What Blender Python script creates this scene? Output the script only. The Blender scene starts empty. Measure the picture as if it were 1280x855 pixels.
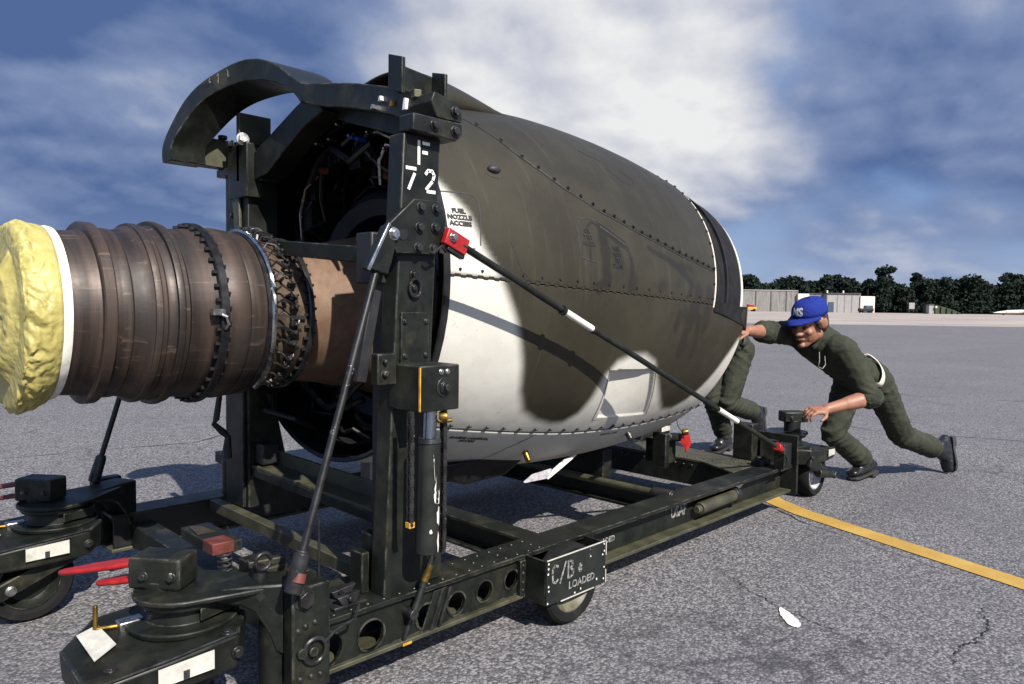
import bpy, bmesh, math, random
import numpy as np
from mathutils import Vector, Matrix, noise
random.seed(7)
R = math.radians
C = bpy.context.scene.collection
SC = bpy.context.scene

# ------------------------------------------------------------------ camera
cam = bpy.data.objects.new('camera', bpy.data.cameras.new('camera'))
C.objects.link(cam)
cr, cu, cf = Vector((.70135, -.71268, .01394)), Vector((.02682, .04593, .99858)), Vector((.71231, .69999, -.05133))
CAM = Vector((-1.8217, -1.5331, 1.05))
cam.matrix_world = Matrix(((cr.x, cu.x, -cf.x, CAM.x), (cr.y, cu.y, -cf.y, CAM.y), (cr.z, cu.z, -cf.z, CAM.z), (0, 0, 0, 1)))
cam.data.sensor_width = 36
cam.data.lens = 26.0156
cam.data.clip_start = .05
cam.data.clip_end = 3000
SC.camera = cam

# ------------------------------------------------------------------ exposure, sun, sky
SC.view_settings.view_transform = 'Standard'
SC.view_settings.look = 'None'
SC.view_settings.exposure = .8
SC.view_settings.gamma = 1
SUNDIR = Vector((-.24, -1, .92)).normalized()
sl = bpy.data.lights.new('sun', 'SUN')
sl.energy = 5.0
sl.angle = R(.5)
sl.color = (1, .94, .85)
so = bpy.data.objects.new('sun', sl)
C.objects.link(so)
so.rotation_euler = SUNDIR.to_track_quat('Z', 'Y').to_euler()
so.location = (-3, -12, 10)


class NT:
    """tiny node-tree helper"""
    def __init__(s, tree): s.t = tree
    def n(s, typ, **kw):
        x = s.t.nodes.new(typ)
        for k, v in kw.items():
            if k == 'inp':
                for i, val in v.items():
                    if hasattr(val, 'is_output') or isinstance(val, bpy.types.NodeSocket): s.t.links.new(val, x.inputs[i])
                    else: x.inputs[i].default_value = val
            else: setattr(x, k, v)
        return x
    def math(s, op, a, b=None, clamp=False):
        x = s.n('ShaderNodeMath', operation=op, use_clamp=clamp)
        for i, v in enumerate((a, b)):
            if v is None: continue
            if isinstance(v, bpy.types.NodeSocket): s.t.links.new(v, x.inputs[i])
            else: x.inputs[i].default_value = v
        return x.outputs[0]
    def vmath(s, op, a, b=None):
        x = s.n('ShaderNodeVectorMath', operation=op)
        for i, v in enumerate((a, b)):
            if v is None: continue
            if isinstance(v, bpy.types.NodeSocket): s.t.links.new(v, x.inputs[i])
            else: x.inputs[i].default_value = v
        return x
    def ss(s, v, a, b, lo=0., hi=1.):
        x = s.n('ShaderNodeMapRange', interpolation_type='SMOOTHSTEP', inp={0: v, 1: a, 2: b, 3: lo, 4: hi})
        return x.outputs[0]
    def mix(s, f, a, b):
        x = s.n('ShaderNodeMix', data_type='RGBA')
        for i, v in ((0, f), (6, a), (7, b)):
            if isinstance(v, bpy.types.NodeSocket): s.t.links.new(v, x.inputs[i])
            else: x.inputs[i].default_value = v if i == 0 else (*v, 1) if len(v) == 3 else v
        return x.outputs[2]
    def noise(s, vec, scale, detail=4, rough=.55, dist=0.):
        return s.n('ShaderNodeTexNoise', inp={'Vector': vec, 'Scale': scale, 'Detail': detail, 'Roughness': rough, 'Distortion': dist}).outputs['Fac']


def pxdir(x, y):
    """direction in space seen at a point of the 1280 x 855 picture (to say where in the sky a cloud bank stands)"""
    return (cf + cr * ((x - 640) / 925) - cu * ((y - 427.5) / 925)).normalized()


W = bpy.data.worlds.new('World')
SC.world = W
W.use_nodes = True
W.cycles.sampling_method = 'MANUAL'
W.cycles.sample_map_resolution = 256
W.node_tree.nodes.clear()
w = NT(W.node_tree)
tc = w.n('ShaderNodeTexCoord').outputs['Generated']
sky = w.n('ShaderNodeTexSky', sky_type='NISHITA', sun_disc=False, sun_elevation=math.asin(SUNDIR.z), sun_rotation=math.atan2(SUNDIR.x, SUNDIR.y), altitude=0, air_density=1.0, dust_density=1.2, ozone_density=1.6)
sep = w.n('ShaderNodeSeparateXYZ', inp={0: tc})
zz = w.math('ADD', w.math('MAXIMUM', sep.outputs[2], 0.), .42)
flat = w.vmath('DIVIDE', tc, w.n('ShaderNodeCombineXYZ', inp={0: zz, 1: zz, 2: zz}).outputs[0]).outputs[0]
n_big = w.noise(flat, 1.5, 3, .5, .1)
shift = w.vmath('ADD', flat, (SUNDIR.x * .05, SUNDIR.y * .05, .02)).outputs[0]


def puffs(v):
    """heaped cloud relief: rolling noise plus rounded cells"""
    a = w.noise(w.vmath('ADD', v, (4.2, 1.7, 0.)).outputs[0], 2.1, 8, .52, .1)
    vo = w.n('ShaderNodeTexVoronoi', feature='F1', inp={'Vector': v, 'Scale': 2.3, 'Detail': 2., 'Roughness': .45})
    return w.math('ADD', w.math('MULTIPLY', a, .8), w.math('MULTIPLY', w.math('SUBTRACT', .75, vo.outputs['Distance']), .32))


n_det = puffs(flat)
n_off = puffs(shift)
relief = w.math('SUBTRACT', n_det, n_off)


def bank(x, y, rad, amt):
    d = w.vmath('DOT_PRODUCT', tc, tuple(pxdir(x, y))).outputs['Value']
    return w.math('MULTIPLY', w.ss(d, math.cos(R(rad)), 1.0), amt)


def total(lst):
    a = lst[0]
    for b in lst[1:]: a = w.math('ADD', a, b)
    return a


dens = total([w.math('MULTIPLY', n_big, .7), w.math('MULTIPLY', n_det, .9), bank(100, 40, 36, .34), bank(470, 40, 26, .28), bank(700, 110, 18, .30), bank(1100, 60, 30, .38), bank(110, 240, 22, .24),
              bank(560, 15, 5, -.08), bank(1080, 320, 14, -.16), bank(945, 92, 4, -.14), bank(1120, 250, 14, .12)])
mask = w.ss(dens, .66, 1.04)
lit = total([w.math('MULTIPLY', n_det, .62), w.math('MULTIPLY', relief, 1.2), w.math('MULTIPLY', n_big, .75), bank(420, 20, 18, .22), bank(690, 100, 18, .36), bank(870, 80, 14, .14), bank(80, 50, 32, -.46), bank(1210, 90, 16, -.16), bank(1060, 160, 9, -.12), bank(110, 235, 16, .34), bank(1000, 40, 12, .12), bank(1100, 260, 14, .12), -.16])
ramp = w.n('ShaderNodeValToRGB', inp={0: lit})
el = ramp.color_ramp.elements
el[0].position, el[0].color = .22, (.095, .165, .37, 1)
el[1].position, el[1].color = .94, (.97, .975, .98, 1)
e = el.new(.48); e.color = (.26, .34, .55, 1)
e = el.new(.70); e.color = (.60, .63, .74, 1)
CLOUD_SKY_RATIO = 5.7
cl = w.vmath('SCALE', ramp.outputs[0]); cl.inputs[3].default_value = CLOUD_SKY_RATIO
skyc = w.mix(.7, sky.outputs[0], (1.5, 2.4, 4.6))
col = w.mix(mask, skyc, cl.outputs[0])
hz = w.ss(sep.outputs[2], .0, .16, .45, 0.)
col = w.mix(hz, col, (2.1, 2.7, 4.0))
bg = w.n('ShaderNodeBackground', inp={0: col, 1: .088})
W.node_tree.links.new(bg.outputs[0], w.n('ShaderNodeOutputWorld').inputs[0])


# ------------------------------------------------------------------ materials
def material(name):
    m = bpy.data.materials.new(name)
    m.use_nodes = True
    t = NT(m.node_tree)
    b = m.node_tree.nodes['Principled BSDF']
    return m, t, b


def bump(t, b, h, strength=.3, dist=.002):
    x = t.n('ShaderNodeBump', inp={'Strength': strength, 'Distance': dist, 'Height': h})
    t.t.links.new(x.outputs[0], b.inputs['Normal'])


def simple(name, col, rough=.5, metal=0., var=.25, scale=14, bmp=.12, spec=.5, chips=None, chip_amt=.0, dirt=None, wear=None):
    """paint or bare stuff with uneven tone, fine relief and (when asked) chips of another colour"""
    m, t, b = material(name)
    oc = t.n('ShaderNodeTexCoord').outputs['Object']
    n1 = t.noise(oc, scale, 6, .6)
    n2 = t.noise(oc, scale * 9, 4, .6)
    lo = tuple(c * (1 - var) for c in col)
    hi = tuple(min(1, c * (1 + var)) for c in col)
    c = t.mix(t.ss(n1, .3, .7), lo, hi)
    if dirt:
        c = t.mix(t.ss(t.noise(oc, scale * .45, 7, .65), .5, .72, 0, .7), c, dirt)
    if chips:
        k = t.math('ADD', t.math('MULTIPLY', t.noise(oc, 9, 3, .5), .45), t.math('MULTIPLY', t.noise(oc, 75, 5, .65), .75))
        ch = t.ss(k, .86 - chip_amt, .90 - chip_amt)
        c = t.mix(ch, c, chips)
    if wear:
        # paint rubbed off along the edges
        bv = t.n('ShaderNodeBevel', samples=4, inp={'Radius': .005})
        dt = t.vmath('DOT_PRODUCT', bv.outputs[0], t.n('ShaderNodeNewGeometry').outputs['True Normal']).outputs['Value']
        ed = t.math('MULTIPLY', t.ss(t.math('SUBTRACT', 1., dt), .01, .12), t.ss(t.noise(oc, 22, 5, .65), .42, .68))
        c = t.mix(ed, c, wear)
    t.t.links.new(c, b.inputs['Base Color'])
    rr = t.ss(n1, .2, .8, max(.05, rough - .1), min(1, rough + .12))
    t.t.links.new(rr, b.inputs['Roughness'])
    b.inputs['Metallic'].default_value = metal
    b.inputs['Specular IOR Level'].default_value = spec
    bump(t, b, n2, bmp, .002)
    return m


M = {}
M['green'] = simple('dark_green_paint', (.0068, .0082, .0064), .46, var=.4, spec=.3, wear=(.14, .135, .12), chips=(.10, .095, .08), chip_amt=.03, dirt=(.035, .033, .022))
M['olive'] = simple('olive_drab_paint', (.042, .041, .023), .55, var=.35, wear=(.13, .12, .09), chips=(.02, .02, .015), chip_amt=.08, dirt=(.03, .028, .018))
M['black'] = simple('black_oily_metal', (.008, .008, .009), .5, var=.4)
M['engine_dark'] = simple('soot_and_shade_metal', (.016, .016, .018), .45, .5, var=.4, scale=25)  # sooty engine parts; on the belly box it stands in for shade
M['rubber'] = simple('black_tyre_rubber', (.0065, .0065, .007), .85, var=.3, spec=.2, scale=30, bmp=.3, dirt=(.02, .019, .017))
M['steel'] = simple('worn_bright_steel', (.48, .47, .45), .3, 1., var=.25, scale=40)
M['dark_steel'] = simple('dark_scuffed_steel', (.035, .034, .035), .35, .6, var=.4, scale=30, chips=(.42, .41, .39), chip_amt=.10)
M['worn_rod'] = simple('rod_paint_worn_bright', (.010, .010, .010), .42, .2, var=.4, scale=30, chips=(.34, .33, .31), chip_amt=.13)
M['white'] = simple('white_paint', (.68, .66, .6), .5, var=.1, scale=30, dirt=(.4, .37, .31))
M['white_chipped'] = simple('green_paint_worn_to_white', (.009, .011, .009), .42, var=.3, chips=(.62, .6, .56), chip_amt=.07)
M['label'] = simple('white_reflective_label', (.46, .45, .40), .45, var=.1, scale=35, dirt=(.20, .19, .155))
M['red'] = simple('red_paint', (.27, .010, .009), .4, var=.2, scale=30, chips=(.5, .2, .15), chip_amt=.05)
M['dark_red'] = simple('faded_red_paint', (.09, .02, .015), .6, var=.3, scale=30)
M['brass'] = simple('tarnished_brass', (.20, .125, .03), .35, .9, var=.3, scale=40)
M['yellow'] = simple('yellow_chipped_paint', (.5, .27, .03), .5, var=.3, scale=40)
M['rim'] = simple('dusty_olive_rim', (.09, .085, .055), .55, var=.35, scale=30)
M['grey_rim'] = simple('grey_wheel_rim', (.32, .31, .33), .45, var=.3, scale=30)
M['stencil_dark'] = simple('black_stencil_ink', (.02, .02, .022), .6, var=.3, scale=60)
M['stencil_grey'] = simple('grey_worn_stencil', (.17, .17, .165), .6, var=.6, scale=70)
M['stencil_white'] = simple('white_stencil', (.75, .74, .7), .55, var=.1, scale=60)
M['blue_cap'] = simple('blue_connector_cap', (.02, .07, .4), .3, var=.2)
M['orange'] = simple('orange_insulation', (.5, .15, .04), .6, var=.2)
M['dull_orange'] = simple('dull_orange_insulation', (.22, .07, .025), .7, var=.3)
M['pipe_bright'] = simple('shiny_tube_metal', (.42, .41, .4), .25, 1., var=.2, scale=50)  # bright bare metal for tubes, conduit and leads
M['tan_case'] = None
M['matt_black'] = simple('matt_black_seal', (.010, .010, .011), .85, var=.4, spec=.2)

# nacelle paint: light grey and olive with a soft spray edge, wet stains
m, t, b = material('camouflage_paint')
oc = t.n('ShaderNodeTexCoord').outputs['Object']
cam_a = t.n('ShaderNodeAttribute', attribute_name='camo').outputs['Fac']
st_a = t.n('ShaderNodeAttribute', attribute_name='stain').outputs['Fac']
nf = t.noise(oc, 260, 3, .7)
nb = t.noise(oc, 3.2, 7, .65)
edge = t.math('ADD', cam_a, t.math('MULTIPLY', t.math('SUBTRACT', nf, .5), t.math('MULTIPLY', t.math('MULTIPLY', cam_a, t.math('SUBTRACT', 1., cam_a)), 2.2)), True)
olive = t.mix(t.ss(nb, .32, .72), (.0225, .020, .013), (.035, .031, .0205))
grey = t.mix(t.ss(nb, .3, .75), (.50, .485, .44), (.59, .575, .525))
streak = t.noise(t.vmath('MULTIPLY', oc, (9., 9., 1.2)).outputs[0], 2.0, 6, .6)
grey = t.mix(t.ss(streak, .56, .8, 0, .3), grey, (.33, .31, .26))
c = t.mix(edge, olive, grey)
stn = t.math('MULTIPLY', t.ss(t.math('ADD', st_a, t.math('MULTIPLY', t.noise(oc, 9, 5, .6), .9)), .72, .96), .6)
rain = t.noise(t.vmath('MULTIPLY', oc, (16., 3., 1.3)).outputs[0], 1.4, 6, .6)
c = t.mix(t.math('MULTIPLY', t.ss(rain, .56, .74, 0, .34), t.math('SUBTRACT', 1., edge)), c, (.062, .055, .040))
c = t.mix(stn, c, (.013, .011, .008))
c = t.mix(t.ss(t.noise(oc, 70, 3, .5), .68, .75, 0, .35), c, (.03, .03, .025))
t.t.links.new(c, b.inputs['Base Color'])
t.t.links.new(t.mix(stn, (.5, .5, .5), (.3, .3, .3)), b.inputs['Roughness'])
b.inputs['Specular IOR Level'].default_value = .25
dent = t.noise(oc, 5.5, 2, .5)
bump(t, b, t.math('ADD', t.math('MULTIPLY', dent, 14.), t.math('ADD', t.math('MULTIPLY', nb, 6.), nf)), .16, .002)
M['camo'] = m

# heat-coloured exhaust casing
m, t, b = material('heat_stained_exhaust_metal')
oc = t.n('ShaderNodeTexCoord').outputs['Object']
sx = t.n('ShaderNodeSeparateXYZ', inp={0: oc})
band = t.noise(t.vmath('MULTIPLY', oc, (26., 1.2, 1.2)).outputs[0], 1., 5, .6)
blot = t.noise(oc, 7, 8, .65)
scr = t.noise(t.vmath('MULTIPLY', oc, (4., 40., 40.)).outputs[0], 1.5, 5, .6)
c = t.mix(t.ss(band, .3, .7), (.017, .012, .010), (.066, .045, .035))
c = t.mix(t.ss(blot, .42, .7, 0, .8), c, (.022, .019, .019))
c = t.mix(t.ss(scr, .58, .75, 0, .5), c, (.17, .12, .095))
t.t.links.new(c, b.inputs['Base Color'])
b.inputs['Metallic'].default_value = .35
t.t.links.new(t.ss(blot, .2, .8, .38, .62), b.inputs['Roughness'])
bump(t, b, t.math('ADD', blot, scr), .15, .003)
M['exhaust'] = m
m, t, b = material('rusty_tan_casing')
oc = t.n('ShaderNodeTexCoord').outputs['Object']
n1 = t.noise(oc, 9, 8, .7); n2 = t.noise(oc, 60, 5, .6)
c = t.mix(t.ss(n1, .3, .7), (.105, .058, .034), (.175, .112, .074))
c = t.mix(t.ss(n2, .55, .75, 0, .6), c, (.11, .045, .02))
t.t.links.new(c, b.inputs['Base Color'])
b.inputs['Roughness'].default_value = .6
b.inputs['Metallic'].default_value = .2
bump(t, b, n2, .15, .003)
M['tan_case'] = m

# yellow oiled cloth cover
m, t, b = material('yellow_waxed_cloth')
oc = t.n('ShaderNodeTexCoord').outputs['Object']
n1 = t.noise(oc, 12, 6, .6); n2 = t.noise(oc, 40, 5, .6)
c = t.mix(t.ss(n1, .3, .7), (.31, .265, .075), (.42, .365, .125))
c = t.mix(t.ss(t.noise(oc, 7, 6, .65), .55, .75, 0, .45), c, (.24, .19, .07))
c = t.mix(t.ss(n2, .66, .76, 0, .5), c, (.22, .14, .03))
t.t.links.new(c, b.inputs['Base Color'])
b.inputs['Roughness'].default_value = .5
cr1 = t.math('ADD', t.n('ShaderNodeTexVoronoi', feature='DISTANCE_TO_EDGE', inp={'Vector': t.vmath('ADD', oc, t.vmath('MULTIPLY', t.n('ShaderNodeTexNoise', inp={'Vector': oc, 'Scale': 9., 'Detail': 4.}).outputs['Color'], (.12, .12, .12)).outputs[0]).outputs[0], 'Scale': 24.}).outputs[0], t.math('MULTIPLY', t.noise(oc, 26, 6, .6, 1.2), .5))
bump(t, b, cr1, .30, .012)
M['cover'] = m


def cloth(name, col, var=.25):
    m, t, b = material(name)
    oc = t.n('ShaderNodeTexCoord').outputs['Object']
    n1 = t.noise(oc, 10, 6, .6, .8); n2 = t.noise(oc, 350, 2, .5); n3 = t.noise(t.vmath('MULTIPLY', oc, (1., .55, 1.6)).outputs[0], 17, 4, .5, 2.5)
    t.t.links.new(t.mix(t.ss(n1, .3, .7), tuple(x * (1 - var) for x in col), tuple(x * (1 + var) for x in col)), b.inputs['Base Color'])
    b.inputs['Roughness'].default_value = .85
    b.inputs['Specular IOR Level'].default_value = .2
    bump(t, b, t.math('ADD', t.math('MULTIPLY', n3, 3.), n2), .3, .006)
    return m


M['fatigue'] = cloth('olive_green_fatigues', (.030, .033, .023))
M['cap'] = cloth('blue_cap_cloth', (.008, .021, .17), .15)
M['skin'] = simple('sunburnt_skin', (.25, .115, .072), .55, var=.16, scale=30, bmp=.08)
M['hair'] = simple('dark_brown_hair', (.02, .013, .009), .6, var=.4, scale=90, bmp=.4)
M['boot'] = simple('black_leather', (.011, .011, .012), .3, var=.3, scale=30)
M['sole'] = simple('black_rubber_sole', (.017, .016, .016), .7, var=.2)
M['eye'] = simple('dark_eye', (.02, .012, .01), .3, var=.1)
M['lip'] = simple('lip_skin', (.26, .09, .06), .5, var=.1)

# asphalt
m, t, b = material('weathered_tarmac')
oc = t.n('ShaderNodeTexCoord').outputs['Object']
vor = t.n('ShaderNodeTexVoronoi', feature='F1', inp={'Vector': oc, 'Scale': 105., 'Randomness': 1.})
stone = t.n('ShaderNodeSeparateColor', inp={0: vor.outputs['Color']}).outputs[0]
big = t.noise(oc, .55, 6, .6); mid = t.noise(oc, 7, 5, .6); fine = t.noise(oc, 170, 4, .7)
c = t.mix(t.ss(stone, .15, .95), (.095, .091, .097), (.265, .253, .258))
c = t.mix(t.ss(vor.outputs['Distance'], .45, .85), c, (.045, .044, .048))
c = t.mix(t.ss(fine, .58, .72, 0, .55), c, (.31, .29, .28))
c = t.mix(t.ss(big, .32, .72, 0, .42), c, (.085, .085, .098))
c = t.mix(t.ss(mid, .55, .8, 0, .35), c, (.20, .19, .195))
# thin wandering cracks
cw = t.n('ShaderNodeTexVoronoi', feature='DISTANCE_TO_EDGE', inp={'Vector': t.vmath('ADD', oc, t.n('ShaderNodeTexNoise', inp={'Vector': oc, 'Scale': 1.4, 'Detail': 6.}).outputs['Color']).outputs[0], 'Scale': .42})
ck = t.math('MULTIPLY', t.ss(cw.outputs[0], .0, .009, 1., 0.), t.ss(t.noise(oc, .9, 3, .5), .5, .62))
c = t.mix(t.math('MULTIPLY', ck, .6), c, (.03, .03, .033))
# oil and tyre stains
c = t.mix(t.ss(t.noise(oc, 1.7, 5, .7, .6), .62, .76, 0, .35), c, (.05, .05, .055))
tw = t.noise(t.vmath('MULTIPLY', oc, (.05, 1.6, 1.)).outputs[0], 1.0, 4, .55, .2)
c = t.mix(t.ss(tw, .60, .72, 0, .30), c, (.055, .053, .058))
dr = t.n('ShaderNodeTexVoronoi', feature='F1', inp={'Vector': t.vmath('ADD', oc, t.vmath('SCALE', t.n('ShaderNodeTexNoise', inp={'Vector': oc, 'Scale': 6., 'Detail': 4.}).outputs['Color']).outputs[0]).outputs[0], 'Scale': 1.1})
c = t.mix(t.math('MULTIPLY', t.ss(dr.outputs['Distance'], .04, .12, .6, 0.), t.ss(t.noise(oc, .5, 2, .5), .48, .56)), c, (.025, .024, .025))
t.t.links.new(c, b.inputs['Base Color'])
b.inputs['Roughness'].default_value = .82
b.inputs['Specular IOR Level'].default_value = .3
bump(t, b, t.math('SUBTRACT', t.math('ADD', t.math('MULTIPLY', fine, .5), t.math('MULTIPLY', stone, .6)), vor.outputs['Distance']), .6, .006)
M['tarmac'] = m
M['line'] = None
m, t, b = material('worn_yellow_road_paint')
oc = t.n('ShaderNodeTexCoord').outputs['Object']
n1 = t.noise(oc, 110, 4, .7); n2 = t.noise(oc, 5, 6, .6)
c = t.mix(t.ss(n2, .3, .75), (.34, .20, .035), (.42, .27, .06))
c = t.mix(t.ss(n1, .60, .70, 0, .8), c, (.12, .10, .08))
t.t.links.new(c, b.inputs['Base Color']); b.inputs['Roughness'].default_value = .75
bump(t, b, n1, .5, .004)
M['line'] = m
m, t, b = material('pale_concrete')
oc = t.n('ShaderNodeTexCoord').outputs['Object']
n1 = t.noise(oc, .12, 6, .6); n2 = t.noise(oc, 2.5, 5, .6)
c = t.mix(t.ss(n1, .3, .7), (.235, .20, .175), (.33, .285, .25))
c = t.mix(t.ss(n2, .5, .8, 0, .5), c, (.38, .33, .30))
t.t.links.new(c, b.inputs['Base Color']); b.inputs['Roughness'].default_value = .9
M['concrete'] = m


def streaked(name, a, d):
    m, t, b = material(name)
    oc = t.n('ShaderNodeTexCoord').outputs['Object']
    n1 = t.noise(t.vmath('MULTIPLY', oc, (1., 1., .12)).outputs[0], 2.2, 7, .7); n2 = t.noise(oc, 1.5, 6, .6)
    c = t.mix(t.ss(n1, .35, .7), a, d)
    c = t.mix(t.ss(n2, .5, .75, 0, .4), c, tuple(x * .6 for x in d))
    t.t.links.new(c, b.inputs['Base Color']); b.inputs['Roughness'].default_value = .85
    return m


M['revetment'] = streaked('streaked_grey_concrete', (.21, .20, .19), (.11, .108, .105))
M['shed_grey'] = streaked('pale_grey_cladding', (.28, .27, .27), (.22, .21, .215))
M['shed_white'] = streaked('white_cladding', (.72, .66, .58), (.5, .45, .38))
M['roof'] = simple('dark_roof_felt', (.05, .05, .055), .8)
M['window'] = simple('blue_grey_glass', (.05, .07, .10), .15)
m, t, b = material('pine_foliage')
oc = t.n('ShaderNodeTexCoord').outputs['Object']
n1 = t.noise(oc, .35, 4, .6)
ri = t.n('ShaderNodeNewGeometry').outputs['Random Per Island']
c = t.mix(t.ss(t.math('ADD', t.math('MULTIPLY', n1, .6), t.math('MULTIPLY', ri, .4)), .25, .75), (.011, .017, .014), (.020, .031, .022))
t.t.links.new(c, b.inputs['Base Color']); b.inputs['Roughness'].default_value = .9
b.inputs['Specular IOR Level'].default_value = .1
M['foliage'] = m
M['bark'] = simple('grey_brown_bark', (.05, .038, .03), .9)
M['grass'] = simple('dry_dark_grass', (.035, .042, .022), .9, var=.4, scale=.4)

# ------------------------------------------------------------------ helpers
BASE = {}


def link(o, parent=None):
    C.objects.link(o)
    if parent is not None:
        o.parent = parent
    return o


def thing(name, label, cat, loc, group=None):
    o = bpy.data.objects.new(name, None)
    o.empty_display_size = .1
    o.location = loc
    o['label'] = label; o['category'] = cat
    if group: o['group'] = group
    link(o)
    BASE[o.name] = Vector(loc)
    return o


def base_of(o):
    return BASE.get(o.name, Vector((0, 0, 0))) if o is not None else Vector((0, 0, 0))


XF = None      # placement applied to a group of meshes while they are being built


def put(name, me, mat, parent=None, smooth=40, shift=True, bevel=0.):
    """link a mesh made in world coordinates as one object under its thing"""
    b0 = base_of(parent)
    if XF is not None: me.transform(XF)
    if shift and b0.length: me.transform(Matrix.Translation(-b0))
    mats = mat if isinstance(mat, (list, tuple)) else [mat]
    for q in mats: me.materials.append(q)
    if smooth:
        me.polygons.foreach_set('use_smooth', [True] * len(me.polygons))
        me.set_sharp_from_angle(angle=R(smooth))
    me.name = name
    o = bpy.data.objects.new(name, me)
    link(o, parent)
    BASE[o.name] = b0
    if bevel:
        q = o.modifiers.new('bevel', 'BEVEL'); q.width = bevel; q.segments = 2; q.limit_method = 'ANGLE'; q.angle_limit = R(35)
    return o


class MB:
    """collects shapes into one mesh"""
    def __init__(s): s.bm = bmesh.new()
    def _xf(s, vs, mtx): bmesh.ops.transform(s.bm, matrix=mtx, verts=vs)
    def box(s, lo, hi, rot=None, piv=None):
        lo, hi = Vector(lo), Vector(hi)
        r = bmesh.ops.create_cube(s.bm, size=1)['verts']
        sc = Matrix.Diagonal((*(hi - lo), 1))
        s._xf(r, Matrix.Translation((lo + hi) / 2) @ sc)
        if rot is not None:
            p = Vector(piv) if piv is not None else (lo + hi) / 2
            s._xf(r, Matrix.Translation(p) @ rot.to_4x4() @ Matrix.Translation(-p))
        return s
    def beam(s, p0, p1, wdt, hgt, up=(0, 0, 1)):
        """rectangular bar from p0 to p1"""
        p0, p1 = Vector(p0), Vector(p1)
        d = p1 - p0; L = d.length; x = d.normalized()
        y = Vector(up).cross(x).normalized(); z = x.cross(y)
        r = bmesh.ops.create_cube(s.bm, size=1)['verts']
        m = Matrix(((x.x, y.x, z.x, 0), (x.y, y.y, z.y, 0), (x.z, y.z, z.z, 0), (0, 0, 0, 1)))
        s._xf(r, Matrix.Translation((p0 + p1) / 2) @ m @ Matrix.Diagonal((L, wdt, hgt, 1)))
        return s
    def cyl(s, p0, p1, r, r2=None, seg=16):
        p0, p1 = Vector(p0), Vector(p1)
        d = p1 - p0
        q = bmesh.ops.create_cone(s.bm, cap_ends=True, cap_tris=False, segments=seg, radius1=r, radius2=r if r2 is None else r2, depth=d.length)['verts']
        s._xf(q, Matrix.Translation((p0 + p1) / 2) @ d.to_track_quat('Z', 'Y').to_matrix().to_4x4())
        return s
    def sph(s, c, r, seg=12, sc=(1, 1, 1)):
        q = bmesh.ops.create_uvsphere(s.bm, u_segments=seg, v_segments=max(6, seg // 2 + 2), radius=r)['verts']
        s._xf(q, Matrix.Translation(c) @ Matrix.Diagonal((*sc, 1)))
        return s
    def tube(s, pts, r, seg=8, closed=False):
        pts = [Vector(p) for p in pts]
        n = len(pts); rings = []
        up = Vector((.13, .31, .94))
        for i, p in enumerate(pts):
            a = pts[(i - 1) % n] if closed or i else p
            c = pts[(i + 1) % n] if closed or i < n - 1 else p
            d = (c - a).normalized()
            x = up.cross(d)
            if x.length < 1e-3: x = Vector((1, 0, 0)).cross(d)
            x.normalize(); y = d.cross(x)
            rr = r[i] if isinstance(r, (list, tuple)) else r
            rings.append([s.bm.verts.new(p + x * (rr * math.cos(k * 2 * math.pi / seg)) + y * (rr * math.sin(k * 2 * math.pi / seg))) for k in range(seg)])
        for i in range(n if closed else n - 1):
            A, B = rings[i], rings[(i + 1) % n]
            for k in range(seg): s.bm.faces.new((A[k], A[(k + 1) % seg], B[(k + 1) % seg], B[k]))
        if not closed:
            s.bm.faces.new(list(reversed(rings[0]))); s.bm.faces.new(rings[-1])
        return s
    def prism(s, pts, off):
        """closed polygon of 3-D points pushed along off"""
        off = Vector(off)
        a = [s.bm.verts.new(Vector(p)) for p in pts]
        b = [s.bm.verts.new(Vector(p) + off) for p in pts]
        n = len(a)
        s.bm.faces.new(a); s.bm.faces.new(list(reversed(b)))
        for i in range(n): s.bm.faces.new((a[i], b[i], b[(i + 1) % n], a[(i + 1) % n]))
        return s
    def lathe(s, prof, c, axis='x', seg=48, a0=0., a1=360., cap=False):
        """profile of (along, radius) turned about an axis through c"""
        c = Vector(c); full = abs(a1 - a0 - 360) < 1e-6
        n = seg if full else seg + 1
        rows = []
        for al, rr in prof:
            row = []
            for k in range(n):
                a = R(a0 + (a1 - a0) * k / seg)
                if axis == 'x': p = Vector((al, -rr * math.cos(a), rr * math.sin(a)))
                elif axis == 'y': p = Vector((rr * math.cos(a), al, rr * math.sin(a)))
                else: p = Vector((rr * math.cos(a), rr * math.sin(a), al))
                row.append(s.bm.verts.new(c + p))
            rows.append(row)
        for i in range(len(rows) - 1):
            for k in range(n if full else n - 1):
                s.bm.faces.new((rows[i][k], rows[i][(k + 1) % n], rows[i + 1][(k + 1) % n], rows[i + 1][k]))
        if cap:
            s.bm.faces.new(rows[0]); s.bm.faces.new(list(reversed(rows[-1])))
        return s
    def mesh(s):
        bmesh.ops.recalc_face_normals(s.bm, faces=s.bm.faces)
        me = bpy.data.meshes.new('m')
        s.bm.to_mesh(me); s.bm.free()
        return me
    def build(s, name, mat, parent=None, bevel=0., smooth=40, kind=None, label=None):
        o = put(name, s.mesh(), mat, parent, smooth, True, bevel)
        if kind: o['kind'] = kind
        if label: o['label'] = label
        return o


def tag(o, label, cat, group=None, kind=None):
    o['label'] = label; o['category'] = cat
    if group: o['group'] = group
    if kind: o['kind'] = kind
    return o


def circle2(cx, cy, r, n=28): return [(cx + r * math.cos(2 * math.pi * k / n), cy + r * math.sin(2 * math.pi * k / n)) for k in range(n)]


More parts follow.
